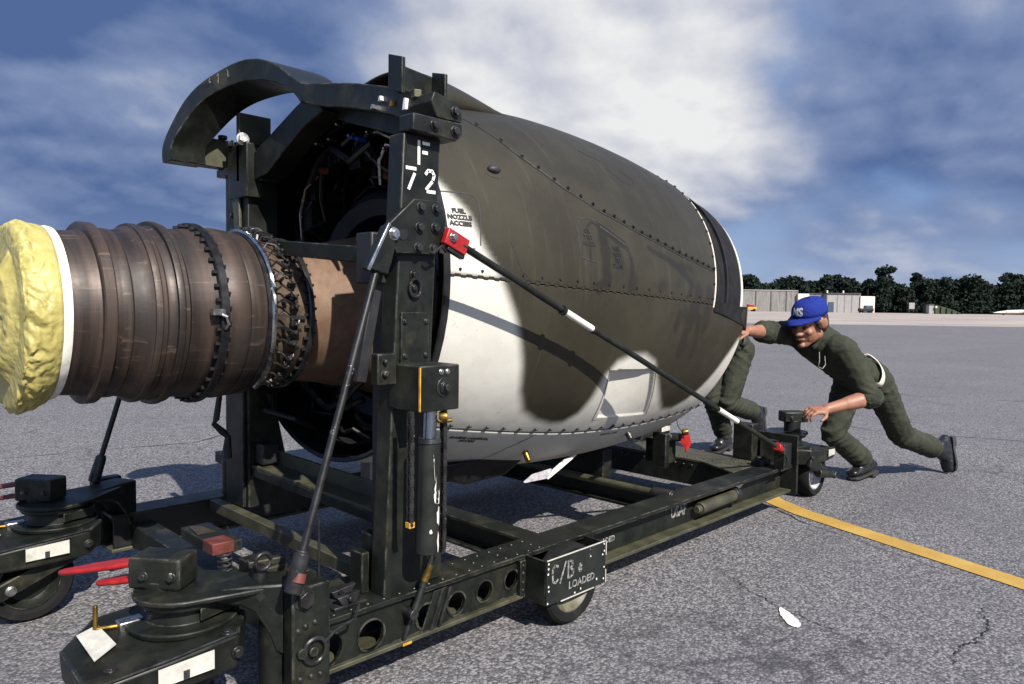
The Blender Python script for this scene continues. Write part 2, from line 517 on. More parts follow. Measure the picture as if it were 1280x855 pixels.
def holed_plate(outer, holes, thick, mtx):
    """flat plate with real holes: 2-D outline filled by a curve, placed by mtx"""
    cu_ = bpy.data.curves.new('plate', 'CURVE'); cu_.dimensions = '2D'; cu_.fill_mode = 'BOTH'; cu_.extrude = thick / 2
    for ring in [outer] + holes:
        sp = cu_.splines.new('POLY'); sp.points.add(len(ring) - 1)
        for q, p in zip(sp.points, ring): q.co = (p[0], p[1], 0, 1)
        sp.use_cyclic_u = True
    o = bpy.data.objects.new('plate', cu_); C.objects.link(o)
    dg = bpy.context.evaluated_depsgraph_get(); dg.update()
    me = bpy.data.meshes.new_from_object(o.evaluated_get(dg))
    bpy.data.objects.remove(o); bpy.data.curves.remove(cu_)
    me.materials.clear()
    me.transform(mtx)
    return me


def XZ(y=0.): return Matrix(((1, 0, 0, 0), (0, 0, -1, y), (0, 1, 0, 0), (0, 0, 0, 1)))     # x,y of the plate -> world x,z


def text_mesh(body, size, mtx=None, bold=0., shear=0., spacing=1., extrude=.0004, xscale=1.):
    cu_ = bpy.data.curves.new('t', 'FONT'); cu_.body = body; cu_.size = size; cu_.align_x = 'CENTER'; cu_.align_y = 'CENTER'
    cu_.offset = bold; cu_.shear = shear; cu_.space_character = spacing; cu_.extrude = extrude; cu_.resolution_u = 2
    o = bpy.data.objects.new('t', cu_); C.objects.link(o)
    dg = bpy.context.evaluated_depsgraph_get(); dg.update()
    me = bpy.data.meshes.new_from_object(o.evaluated_get(dg))
    bpy.data.objects.remove(o); bpy.data.curves.remove(cu_)
    me.materials.clear()
    me.transform(Matrix.Diagonal((xscale, 1, 1, 1)))
    if mtx is not None: me.transform(mtx)
    return me


def facing(loc, normal, up=(0, 0, 1), rot=0.):
    """matrix that lays x right, y up of a flat sign onto a face with this normal"""
    n = Vector(normal).normalized(); u = Vector(up); x = u.cross(n).normalized(); y = n.cross(x)
    m = Matrix(((x.x, y.x, n.x, loc[0]), (x.y, y.y, n.y, loc[1]), (x.z, y.z, n.z, loc[2]), (0, 0, 0, 1)))
    return m @ Matrix.Rotation(R(rot), 4, 'Z')


def strokes(lines, wd, mtx):
    """stencil letters: list of 2-D strokes drawn as flat bars"""
    mb = MB()
    for ln in lines:
        for (x0, y0), (x1, y1) in zip(ln, ln[1:]):
            d = Vector((x1 - x0, y1 - y0)); L = d.length; d /= L; nn = Vector((-d.y, d.x)) * wd / 2; e_ = d * wd * .18
            q = [(x0 - e_.x + nn.x, y0 - e_.y + nn.y), (x0 - e_.x - nn.x, y0 - e_.y - nn.y), (x1 + e_.x - nn.x, y1 + e_.y - nn.y), (x1 + e_.x + nn.x, y1 + e_.y + nn.y)]
            mb.bm.faces.new([mb.bm.verts.new((a, b_, 0)) for a, b_ in q])
    me = mb.mesh(); me.transform(mtx)
    return me

# ------------------------------------------------------------------ ground and far background
f2 = Vector((cf.x, cf.y, 0)).normalized(); r2 = Vector((f2.y, -f2.x, 0))


def far(x, depth, z=0.):
    """ground point at a distance: x along the picture's width, depth metres ahead"""
    p = CAM + f2 * depth + r2 * ((x - 640) / 925 * depth)
    return Vector((p.x, p.y, z))


def sheet(name, pts, z, mat, label=None):
    mb = MB(); mb.bm.faces.new([mb.bm.verts.new((p[0], p[1], z)) for p in pts])
    o = mb.build(name, mat, None, smooth=0)
    o['kind'] = 'structure'
    if label: o['label'] = label
    return o


S_ = 1500
sheet('ground', [(-S_, -S_), (S_, -S_), (S_, S_), (-S_, S_)], -.05, M['grass'])
sheet('tarmac', [(-60, -60), far(2600, 75)[:2], far(2600, 49)[:2], far(-1600, 49)[:2], far(-2600, 40)[:2], (-90, 60)], 0, M['tarmac'])
sheet('concrete_apron', [far(4000, 34)[:2], far(2400, 212)[:2], far(-1500, 212)[:2], far(-2600, 34)[:2]], -.012, M['concrete'])
# yellow taxi line, bending away at its far end
ctr = [(2.62, .95), (2.40, .66), (2.20, .43), (2.01, .22), (1.90, .02), (1.80, -.27), (1.68, -.62), (1.55, -1.0), (1.36, -1.55), (1.0, -2.6), (.5, -4.2), (-.3, -6.6)]
mb = MB(); L_, R_ = [], []
for i, (x, y) in enumerate(ctr):
    a = Vector(ctr[max(0, i - 1)]); c_ = Vector(ctr[min(len(ctr) - 1, i + 1)]); d = (c_ - a).normalized(); nn = Vector((-d.y, d.x)) * .06
    L_.append(mb.bm.verts.new((x + nn.x, y + nn.y, .004))); R_.append(mb.bm.verts.new((x - nn.x, y - nn.y, .004)))
for i in range(len(ctr) - 1): mb.bm.faces.new((L_[i], R_[i], R_[i + 1], L_[i + 1]))
o = mb.build('yellow_line', M['line']); o['kind'] = 'structure'
# white paint splash
mb = MB(); rr = random.Random(3); c0 = Vector((.597, -.488)); ax = Vector((.62, .60)).normalized(); ay = Vector((-ax.y, ax.x)); vs = []
for k in range(40):
    a = 2 * math.pi * k / 40
    p = c0 + ax * (.080 * math.cos(a) * (1 + rr.uniform(-.05, .05))) + ay * (.022 * math.sin(a) * (1 - .35 * math.cos(a)) * (1 + rr.uniform(-.1, .1)))
    vs.append(mb.bm.verts.new((p.x, p.y, .004)))
mb.bm.faces.new(vs)
o = mb.build('paint_splash', M['white'], smooth=0); o['kind'] = 'structure'


def crack(pts, wd):
    mb = MB(); rr = random.Random(len(pts) * 7 + int(wd * 1e4)); P_ = []
    for a, c_ in zip(pts, pts[1:]):
        for k in range(9):
            q = Vector(a).lerp(Vector(c_), k / 9); P_.append(q + Vector((rr.uniform(-1, 1), rr.uniform(-1, 1))) * .011)
    P_.append(Vector(pts[-1])); A, B = [], []
    for i, p in enumerate(P_):
        d = (P_[min(i + 1, len(P_) - 1)] - P_[max(i - 1, 0)]).normalized(); nn = Vector((-d.y, d.x)) * wd * (rr.uniform(.25, 1) * math.sin(math.pi * (i + .6) / (len(P_) + .2)) ** .5)
        A.append(mb.bm.verts.new((*(p + nn), .003))); B.append(mb.bm.verts.new((*(p - nn), .003)))
    for i in range(len(P_) - 1): mb.bm.faces.new((A[i], B[i], B[i + 1], A[i + 1]))
    o = mb.build('tarmac_crack', M['black'], smooth=0); o['kind'] = 'structure'


crack([(1.25, -.946), (1.142, -.939), (1.06, -.965), (1.011, -.99), (.882, -.988), (.79, -.965), (.693, -.956), (.598, -1.0)], .0035)
crack([(.86, -.10), (.737, -.255), (.66, -.42), (.605, -.62), (.56, -.68)], .0028)
crack([(3.6, -.6), (3.2, -.9), (2.75, -1.05), (2.4, -1.5)], .006)
crack([(5.2, 1.6), (4.9, .7), (5.3, -.3), (5.0, -1.2)], .007)
crack([(8.5, 3.0), (8.0, 1.2), (8.8, -.5), (8.1, -2.6)], .01)
crack([(-.9, 4.2), (.4, 3.9), (1.4, 4.5), (2.2, 4.2)], .008)
crack([(2.4, .75), (2.0, .4), (1.75, -.05), (1.5, -.75)], .0045)


def bgbox(mb, x0, x1, depth, z0, z1, thick, zoff=0.):
    """a wall or block facing the apron, between two picture columns at one depth"""
    a, c_ = far(x0, depth), far(x1, depth)
    mb.prism([(a.x, a.y, z0), (c_.x, c_.y, z0), (c_.x, c_.y, z1), (a.x, a.y, z1)], f2 * thick)


D = 205.
pm = D / 925      # metres per picture pixel at that distance
t1 = thing('revetment_wall', 'long streaked grey concrete wall beyond the apron behind the blue cap', 'wall', far(960, D))
mb = MB(); bgbox(mb, 900, 996, D, 0, 5.7, 1.2); mb.build('wall', M['revetment'], t1)
mb = MB()
for k in range(5): bgbox(mb, 905 + k * 19, 906 + k * 19, D - .12, 0, 5.6, .12)
mb.build('joint', M['roof'], t1)
mb = MB(); bgbox(mb, 900, 996, D - .15, 5.7, 5.95, 1.5); mb.build('coping', M['shed_grey'], t1)
t1 = thing('gate_block', 'narrow white gate block beside the streaked concrete wall', 'building', far(1002, D))
mb = MB(); bgbox(mb, 996.3, 1010, D - 1, 0, 5.0, 5); mb.build('wall', M['shed_white'], t1)
mb = MB(); bgbox(mb, 998, 1004, D - 1.12, .02, 3.3, .1); mb.build('door', M['shed_grey'], t1)
t1 = thing('low_shed', 'dark grey low shed with a blue door between white gate and pale shed', 'shed', far(1020, D))
mb = MB(); bgbox(mb, 1010.4, 1032, D + .5, 0, 4.9, 7); mb.build('wall', M['revetment'], t1)
mb = MB(); bgbox(mb, 1018, 1031, D + .36, .02, 3.0, .1); mb.build('door', M['window'], t1)
mb = MB(); bgbox(mb, 1010.2, 1032.2, D + .3, 4.92, 5.2, 8); mb.build('roof', M['roof'], t1)
t1 = thing('equipment_shed', 'pale grey clad shed with white end wall by the tree line', 'shed', far(1060, D))
mb = MB(); bgbox(mb, 1032.4, 1074, D - 2, 0, 5.0, 9); mb.build('wall', M['shed_grey'], t1)
mb = MB(); bgbox(mb, 1074.2, 1092, D - 2.4, 0, 4.5, 9); mb.build('end_wall', M['shed_white'], t1)
mb = MB(); bgbox(mb, 1032, 1074.6, D - 2.3, 5.02, 5.3, 10); mb.build('roof', M['roof'], t1)
mb = MB(); bgbox(mb, 1034, 1041, D - 2.12, .02, 2.8, .1); mb.build('door', M['window'], t1)
mb = MB(); bgbox(mb, 1079, 1090, D - 2.55, .02, 2.0, .1); mb.build('garage_door', M['window'], t1)
for k in range(3):
    mb = MB(); bgbox(mb, 1045 + k * 9, 1046 + k * 9, D - 2.08, 0, 4.9, .07); mb.build('seam', M['revetment'], t1)
for x in (1032, 1052):
    mb = MB(); p = far(x, D); mb.cyl(p + Vector((0, 0, 5.25)), p + Vector((0, 0, 6.0)), .25); mb.build('roof_vent', M['shed_white'], t1)
mb = MB(); p = far(1083, D); mb.cyl(p + Vector((0, 0, 4.4)), p + Vector((0, 0, 6.6)), .1); mb.build('mast_pole', M['dark_steel'], t1)


def small_vehicle(name, label, cat, x, depth, cols, L, Hh, group=None):
    p = far(x, depth)
    t_ = thing(name, label, cat, p)
    def loc(a, fw, z): return p + r2 * a + f2 * fw + Vector((0, 0, z))
    mb = MB(); mb.beam(loc(-L / 2, 0, Hh * .42), loc(L / 2, 0, Hh * .42), 1.6, Hh * .42); mb.build('body', cols[0], t_, .08)
    mb = MB(); mb.beam(loc(-L * .1, 0, Hh * .8), loc(L * .32, 0, Hh * .8), 1.4, Hh * .36); mb.build('cab', cols[1], t_, .08)
    for a in (-.32, .32):
        for fw in (-.7, .7):
            mb = MB(); mb.cyl(loc(L * a, fw - .12, .36), loc(L * a, fw + .12, .36), .36); mb.build('wheel', M['rubber'], t_)


small_vehicle('tow_tractor', 'small yellow and red tow tractor in front of the concrete wall', 'tractor', 935, 190, (M['yellow'], M['red']), 3.6, 1.8)
small_vehicle('parked_truck', 'small dark truck parked before the white shed end', 'truck', 1081, 198, (M['black'], M['window']), 3.6, 1.9)
t1 = thing('parked_jet', 'white jet nose and wing at the right end of the far apron', 'aircraft', far(1268, 185))
p = far(1268, 185)
mb = MB(); mb.tube([p + r2 * a + Vector((0, 0, z)) for a, z in ((-5.5, .55), (-4, .65), (-2, .8), (1.5, .9), (6, 1.0))], [.05, .25, .42, .5, .45], 12); mb.build('fuselage', M['shed_white'], t1)
mb = MB(); mb.box(p + Vector((-.2, -.2, 0)) - r2 * 3, p + Vector((.2, .2, 1.0)) - r2 * 3); mb.build('landing_gear', M['dark_steel'], t1)
mb = MB(); mb.beam(p + r2 * 2.2 + Vector((0, 0, 1.2)), p + r2 * 7 + Vector((0, 0, 1.2)), 3.2, 1.9); mb.build('intake', M['black'], t1, .3)
t1 = thing('apron_sign', 'small white sign board on posts before the dark trees', 'sign', far(1139, 190))
mb = MB(); bgbox(mb, 1135, 1142, 190, 1.2, 2.8, .1); mb.build('board', M['shed_grey'], t1)
for x in (1136, 1141):
    mb = MB(); bgbox(mb, x - .3, x + .3, 190.2, 0, 1.3, .1); mb.build('post', M['dark_steel'], t1)
t1 = thing('guard_booth', 'tiny grey booth with a lamp standing at the edge of the trees', 'booth', far(1163, 188))
mb = MB(); bgbox(mb, 1160, 1166, 188, 0, 2.3, 1.4); mb.build('wall', M['shed_grey'], t1)
mb = MB(); bgbox(mb, 1159.6, 1166.4, 187.8, 2.32, 2.5, 1.8); mb.build('roof', M['roof'], t1)
mb = MB(); mb.sph(far(1168.5, 187.6, 1.7), .32, 8); mb.build('lamp', M['shed_white'], t1)
# earth-covered shelter
mb = MB()
for k in range(14):
    x = 1168 + k * 2.4; h = .15 + 2.2 * max(0, 1 - (k / 13)) ** .8
    bgbox(mb, x, x + 2.6, 194 + (k % 3) * .2, -.02, h, 6)
tag(mb.build('earth_mound', M['grass'], smooth=0), 'low grassy earth mound sloping down beside the tiny booth', 'mound')


def leafy(mb, c, rad, n, rr, leaf):
    """leaf-sized clumps spread through an uneven ball"""
    for _ in range(n):
        d = Vector((rr.gauss(0, 1), rr.gauss(0, 1), rr.gauss(0, .8))); d.normalize()
        p = Vector(c) + Vector((d.x * rad[0], d.y * rad[1], d.z * rad[2])) * (rr.random() ** .4)
        a = Vector((rr.uniform(-1, 1), rr.uniform(-1, 1), rr.uniform(-1, 1))).normalized(); b_ = a.orthogonal().normalized(); e_ = a.cross(b_)
        s1, s2 = leaf * rr.uniform(.5, 1.2), leaf * rr.uniform(.4, 1.)
        mb.bm.faces.new([mb.bm.verts.new(p + b_ * s1 * i + e_ * s2 * j) for i, j in ((-1, -.6), (.2, -1), (1, .3), (-.1, 1))])


def bush_wood(name, x0, x1, depth, hts, label, rr, n=900, leaf=.5):
    mb = MB(); x = x0
    while x < x1:
        h = hts(x) * rr.uniform(.88, 1.06); p = far(x, depth + rr.uniform(-5, 9)); rw = rr.uniform(2.3, 4.0)
        for k in range(3):
            zz_ = h * (.2 + .29 * k); leafy(mb, (p.x + rr.uniform(-1, 1), p.y + rr.uniform(-1, 1), zz_), (rw * (1.25 - .3 * k), rw * (1.25 - .3 * k), h * .24), n // 3, rr, leaf)
        mb.tube([p, p + Vector((rr.uniform(-.3, .3), 0, h * .7))], [.28, .1], 5)
        x += rw / depth * 925 * rr.uniform(.26, .42)
    return tag(mb.build(name, M['foliage'], smooth=0), label, 'wood', None, 'stuff')


rr = random.Random(11)
ht = lambda x: (9.8 if x < 1130 else 9.2 if x < 1170 else 10.6 if x < 1200 else 10.0) + 1.3 * math.sin(x * .11) + .8 * math.sin(x * .043 + 1) + max(0, (x - 1190) * .012)
bush_wood('treeline', 880, 1420, 226, ht, 'dense dark wood along the far edge of the airfield', rr)
bush_wood('treeline_rear', 860, 1440, 238, lambda x: ht(x) * .97, 'second rank of dark trees filling gaps in the far wood', rr, 480, 1.4)
bush_wood('treeline_left', -700, 880, 250, lambda x: 9.5 + 1.5 * math.sin(x * .05), 'dark wood far behind the engine and trailer', rr, 60, 1.6)


def tall_tree(name, label, x, depth, h, rr, w_):
    p = far(x, depth); t_ = thing(name, label, 'tree', p, 'pines rising above the far tree line')
    mb = MB(); mb.tube([p, p + Vector((.1, .1, h * .5)), p + Vector((-.1, .15, h * .95))], [.42, .3, .08], 7)
    for k in range(7):
        z = h * (.5 + .065 * k); a = rr.uniform(0, 6.3); mb.tube([p + Vector((0, 0, z)), p + Vector((math.cos(a) * w_ * .8, math.sin(a) * w_ * .8, z + .8))], [.12, .03], 5)
    mb.build('trunk', M['bark'], t_)
    mb = MB()
    for k in range(9):
        a = rr.uniform(0, 6.3); z = h * rr.uniform(.62, .97); q = w_ * .62 * (1.25 - abs(z / h - .8) * 2)
        leafy(mb, (p.x + math.cos(a) * q, p.y + math.sin(a) * q, z), (w_ * .5, w_ * .5, h * .06), 130, rr, .42)
    leafy(mb, (p.x, p.y, h * .86), (w_ * .7, w_ * .7, h * .12), 160, rr, .42)
    mb.build('crown', M['foliage'], t_, smooth=0)


tall_tree('pine_tree', 'tall pine standing clear above the far tree line', 1105, 236, 15.6, rr, 2.7)
tall_tree('pine_tree', 'smaller pine with rounded top right of the tall pine', 1146, 236, 12.6, rr, 2.2)
tall_tree('pine_tree', 'broad pine rising slightly at the right end of the wood', 1262, 236, 13.2, rr, 3.2)

# ------------------------------------------------------------------ jet engine in its nacelle
VC, Z0, Z1 = .87, 1.118, -.05
ku = np.array([-.6, -.35, -.15, 0, .2, .4, .6, .8, 1., 1.2, 1.4, 1.6, 1.8])
kr = np.array([.60, .672, .702, .722, .745, .762, .765, .760, .747, .726, .699, .665, .62])
du = np.linspace(-.6, 1.8, 241)
dr = np.interp(du, ku, kr)
for _ in range(40): dr[1:-1] = (dr[:-2] + 2 * dr[1:-1] + dr[2:]) / 4


def nr(u): return np.interp(u, du, dr)


def nac(u, th, off=0.):
    """point on the nacelle skin: u along the axis, th degrees up from the side that faces the rail"""
    r_ = nr(u) + off; a = np.radians(th)
    return np.stack([u + 0 * a, VC - r_ * np.cos(a), Z0 + Z1 * u + r_ * np.sin(a)], -1)


def uend(th, u0):
    u = np.full(np.shape(th), u0, float)
    for _ in range(5): u = u0 + .3 * ((Z0 + Z1 * u + nr(u) * np.sin(np.radians(th))) - 1.2)
    return u


CAMO = np.array([(-.9, 58), (-.336, 25.7), (-.306, 22.5), (-.253, 17.3), (-.21, 8), (-.142, .1), (-.073, -10), (-.013, -21), (.03, -31), (.09, -37.5), (.18, -41), (.27, -42.4), (.33, -41.8), (.385, -38), (.408, -32), (.42, -25), (.47, -20), (.55, -17.8), (.64, -17.6), (.72, -20), (.78, -25), (.86, -31), (.93, -36),
                 (1.0, -40), (1.10, -41), (1.20, -38), (1.28, -33), (1.35, -27), (1.42, -20), (1.52, -13), (1.9, -4), (1.9, -95), (1.3, -132), (.9, -118), (.4, -140), (0, -124), (-.9, -150)])
KT = .0132     # metres of skin per degree


def poly_signed(px, py, poly):
    """distance to a closed outline, positive inside"""
    best = np.full(px.shape, 1e9); ins = np.zeros(px.shape, bool); n = len(poly)
    for i in range(n):
        x0, y0 = poly[i]; x1, y1 = poly[(i + 1) % n]
        dx, dy = x1 - x0, y1 - y0
        t_ = np.clip(((px - x0) * dx + (py - y0) * dy) / (dx * dx + dy * dy + 1e-12), 0, 1)
        best = np.minimum(best, np.hypot(px - x0 - t_ * dx, py - y0 - t_ * dy))
        cond = ((y0 > py) != (y1 > py)) & (px < (x1 - x0) * (py - y0) / (y1 - y0 + 1e-12) + x0)
        ins ^= cond
    return np.where(ins, best, -best)


def camo_at(u, th):
    s = poly_signed(u, th * KT, CAMO * np.array([1, KT]))
    t_ = np.clip((s + .026) / .052, 0, 1)
    return t_ * t_ * (3 - 2 * t_)


def blobs(u, th, lst):
    s = np.zeros(np.shape(u))
    for cu0, ct0, su, st, a in lst: s = np.maximum(s, a * np.exp(-((u - cu0) / su) ** 2 - ((th - ct0) / st) ** 2))
    return s


STAIN = [(.42, 8, .06, 7, .55), (.50, 3, .05, 6, .55), (.36, -2, .10, 5, .5), (.72, 4, .22, 3.5, .5), (.9, -4, .2, 6, .52), (.78, -12, .12, 9, .5), (1.08, -10, .18, 10, .45), (1.25, -20, .15, 10, .4), (.33, 14, .05, 4, .4), (.9, 11, .2, 2.5, .45), (.95, -22, .1, 8, .35)]
QUAD = np.array([(.445, -22.6), (.738, -22.0), (.868, -40.8), (.52, -40.1)])


WET = [[(.262, 8), (.27, 17.5), (.30, 19.2), (.35, 17.5)], [(.345, 17.5), (.345, 2)], [(.36, 17.2), (.48, 13), (.50, 8), (.475, 1)], [(.34, 2), (.30, .6)], [(.62, 14.5), (.85, 10), (.95, 5), (.90, 1)], [(1.0, 4), (.93, -8), (.90, -16)], [(1.12, 3), (1.08, -8)], [(1.02, -6), (1.02, -18)], [(.84, -4), (.82, -9)]]
WETW = [.008, .030, .020, .030, .022, .05, .05, .04, .03]


def wet(u, th):
    s = np.zeros(np.shape(u))
    for pl, w_ in zip(WET, WETW):
        for (u0, t0), (u1, t1_) in zip(pl, pl[1:]):
            dx, dy = u1 - u0, (t1_ - t0) * KT
            q = np.clip(((u - u0) * dx + (th - t0) * KT * dy) / (dx * dx + dy * dy), 0, 1)
            s = np.maximum(s, .62 * np.exp(-((np.hypot(u - u0 - q * dx, (th - t0) * KT - q * dy)) / w_) ** 2))
    return s


def panel(name, thA, thB, uA, uB0, nu, nt, parent, dent=False, mat=None, off=0.):
    s = np.linspace(0, 1, nu + 1)[:, None]; q = np.linspace(0, 1, nt + 1)[None, :]
    u = uA + (1.25 - uA) * s + 0 * q
    for _ in range(6):
        th = thA(u) + (thB(u) - thA(u)) * q
        u = uA + (uend(th, uB0) - uA) * s
    th = thA(u) + (thB(u) - thA(u)) * q
    dep = np.zeros_like(u) + off
    if dent:
        d = poly_signed(u, th * KT, QUAD * np.array([1, KT]))
        a = np.clip((th + 40.8) / 18.4, 0, 1); tt = np.clip((u - .44 - (-22.5 - th) * .006) / .32, 0, 1)
        dep = dep - np.clip(d / .006, 0, 1) * (.004 + .042 * a * (1 - .75 * tt))
    P = nac(u, th, dep)
    me = bpy.data.meshes.new(name)
    vs = P.reshape(-1, 3)
    idx = np.arange((nu + 1) * (nt + 1)).reshape(nu + 1, nt + 1)
    f = np.stack([idx[:-1, :-1], idx[1:, :-1], idx[1:, 1:], idx[:-1, 1:]], -1).reshape(-1, 4)
    c0 = P[nu // 2, nt // 2]; e1 = P[nu // 2 + 1, nt // 2] - c0; e2 = P[nu // 2, nt // 2 + 1] - c0
    if np.dot(np.cross(e1, e2), c0 - np.array([c0[0], VC, Z0])) < 0: f = f[:, ::-1]
    me.from_pydata(vs.tolist(), [], f.tolist())
    at_ = me.attributes.new('camo', 'FLOAT', 'POINT'); at_.data.foreach_set('value', camo_at(u, th).ravel().astype(np.float32))
    at_ = me.attributes.new('stain', 'FLOAT', 'POINT'); at_.data.foreach_set('value', np.maximum(blobs(u, th, STAIN) * .8, wet(u, th)).ravel().astype(np.float32))
    o = put(name, me, mat or M['camo'], parent, smooth=35)
    q_ = o.modifiers.new('skin', 'SOLIDIFY'); q_.thickness = .007; q_.offset = -1
    return o


ENG = thing('jet_engine', 'jet engine in camouflaged nacelle with bare brown exhaust casing', 'jet engine', (.4, VC, .36))
G = .14      # half width of a panel gap in degrees
S1 = np.array([(-.45, 84), (-.35, 79), (-.2, 67), (-.045, 52), (.059, 38.4), (.195, 29.4), (.363, 22.9), (.588, 18.2), (.867, 14.3), (1.186, 11.7), (1.7, 9)])
seam1 = lambda u: np.interp(u, S1[:, 0], S1[:, 1])
k_ = lambda v: (lambda u: v + 0 * u)
panel('cowl_panel', lambda u: seam1(u) + G, k_(150), -.35, 1.195, 150, 90, ENG)
panel('cowl_panel', k_(0 + G), lambda u: seam1(u) - G, -.35, 1.195, 150, 50, ENG)
panel('cowl_panel', k_(-46.6 + G), k_(-G), -.35, 1.64, 340, 120, ENG, dent=True)
panel('cowl_panel', k_(-133.4), k_(-46.6 - G), -.35, 1.64, 150, 90, ENG)
panel('cowl_panel', k_(150 + 2 * G), k_(226.4), -.35, 1.60, 100, 60, ENG)
# dark structure under the skin, visible in the gaps
mb = MB(); mb.lathe([(u, float(nr(u)) - .062) for u in np.linspace(-.33, 1.14, 16)], (0, VC, Z0), 'x', 72)
for v_ in mb.bm.verts: v_.co.z += Z1 * v_.co.x
mb.build('inner_liner', M['black'], ENG)


def nac_ring(name, u0, u1, roff0, roff1, thick, a0, a1, mat, n=80, tilt=True):
    """a hoop of skin between two tilted planes"""
    th = np.linspace(a0, a1, n + 1)
    A = uend(th, u0); B = uend(th, u1)
    mb = MB(); rows = []
    for U_, off in ((A, roff0), (B, roff1), (B, roff1 - thick), (A, roff0 - thick)):
        P = nac(U_, th, off); rows.append([mb.bm.verts.new(p) for p in P])
    for i in range(4):
        r0_, r1_ = rows[i], rows[(i + 1) % 4]
        for k in range(n): mb.bm.faces.new((r0_[k], r0_[k + 1], r1_[k + 1], r1_[k]))
    if abs(a1 - a0 - 360) > 1:
        mb.bm.faces.new([r[0] for r in rows]); mb.bm.faces.new([r[-1] for r in reversed(rows)])
    return mb.build(name, mat, ENG, smooth=35)


nac_ring('cowl_edge_strip', 1.196, 1.211, .001, .0, .012, -1, 210, M['shed_white'])
nac_ring('inlet_duct', .98, 1.545, -.035, -.004, .04, -4, 230, M['matt_black'])
nac_ring('duct_stiffener', 1.36, 1.375, -.006, -.006, .02, -1, 200, M['black'])
nac_ring('inlet_rim', 1.546, 1.58, -.001, -.004, .05, -4, 230, M['white'])
nac_ring('inlet_lip', 1.641, 1.66, -.006, -.02, .04, -133, -3, M['white'])
nac_ring('lip_seal', 1.6615, 1.668, -.024, -.026, .03, -133, -14, M['red'])
nac_ring('duct_lining', .7, 1.635, -.06, -.028, .006, -150, -2, M['white'])
# dark rubber flap at the top edge of the lower cowl
mb = MB(); P = [nac(u, t_, o_) for u, t_, o_ in ((1.175, .8, .006), (1.30, 1.4, .008), (1.45, .6, .004), (1.615, 1.2, .0), (1.62, -9, .001), (1.56, -7, .004), (1.3, -3.6, .007), (1.16, -2.4, .006))]
mb.prism(P, (.004, .02, 0)); mb.build('rubber_flap', M['matt_black'], ENG)
# fan hub deep inside
mb = MB(); mb.lathe([(.62, .7), (.62, .2), (.75, .2), (1.0, .02)], (0, VC, Z0), 'x', 48); mb.build('fan_hub', M['engine_dark'], ENG)
for k in range(28):
    a = 2 * math.pi * k / 28; mb = MB()
    d = Vector((0, math.cos(a), math.sin(a))); tn = Vector((0, -math.sin(a), math.cos(a)))
    c = Vector((.8, VC, Z0 - .04))
    mb.prism([c + d * .2 - tn * .02 + Vector((-.04, 0, 0)), c + d * .2 + tn * .02 + Vector((.04, 0, 0)), c + d * .64 + tn * .05 + Vector((.02, 0, 0)), c + d * .64 - tn * .05 + Vector((-.02, 0, 0))], (.006, 0, 0))
    mb.build('fan_blade', M['dark_steel'], ENG)

# seam hardware
mb = MB()
for u in np.linspace(-.03, 1.18, 24):
    u = -.03 + (u + .03) ** 1.0
    p = Vector(nac(np.float64(u), seam1(u) + 1.1, .002)); q = Vector(nac(np.float64(u), seam1(u) + 1.1, .011))
    mb.cyl(p, q, .006, .0045, 8)
    mb.beam(Vector(nac(np.float64(u), seam1(u) + .5, .004)), Vector(nac(np.float64(u), seam1(u) + 1.5, .004)), .0045, .004, q - p)
mb.build('seam_latches', M['stencil_dark'], ENG, kind='stuff')
mb = MB()
for u in np.arange(-.26, 1.5, .078):
    p0_, p1_ = Vector(nac(np.float64(u), -46.3, .003)), Vector(nac(np.float64(u + .008), -44.6, .003)); nn = Vector(nac(np.float64(u), -45, .02)) - Vector(nac(np.float64(u), -45, .0))
    mb.beam(p0_, p1_, .004, .008, nn); mb.cyl(p1_ - nn * .1, p1_ + nn * .3, .0055, .0045, 8)
mb.build('seam_latches', M['stencil_dark'], ENG, kind='stuff')
mb = MB()
for u in np.arange(-.3, 1.16, .082):
    p = Vector(nac(np.float64(u), 1.9, -.002)); q = Vector(nac(np.float64(u), 1.9, .0035)); mb.cyl(p, q, .0055, .0045, 10)
mb.build('hinge_screws', M['dark_steel'], ENG, kind='stuff')
mb = MB()      # scalloped piano hinge
for k, u in enumerate(np.arange(-.34, 1.15, .021)):
    a_, b_ = (.15, .75) if k % 2 else (-.15, .45)
    P = [nac(np.float64(x), t_, .0) for x, t_ in ((u, a_), (u + .019, a_), (u + .019, b_), (u, b_))]
    nn = Vector(nac(np.float64(u), 0, .003)) - Vector(nac(np.float64(u), 0, 0))
    mb.prism(P, nn)
mb.build('piano_hinge', M['camo'], ENG, kind='stuff')
mb = MB()
for th in np.arange(2, 120, 5.2):
    u = float(uend(np.float64(th), 1.18)); mb.cyl(Vector(nac(np.float64(u), th, -.002)), Vector(nac(np.float64(u), th, .006)), .008, .006, 8)
mb.build('cowl_edge_screws', M['stencil_dark'], ENG, kind='stuff')


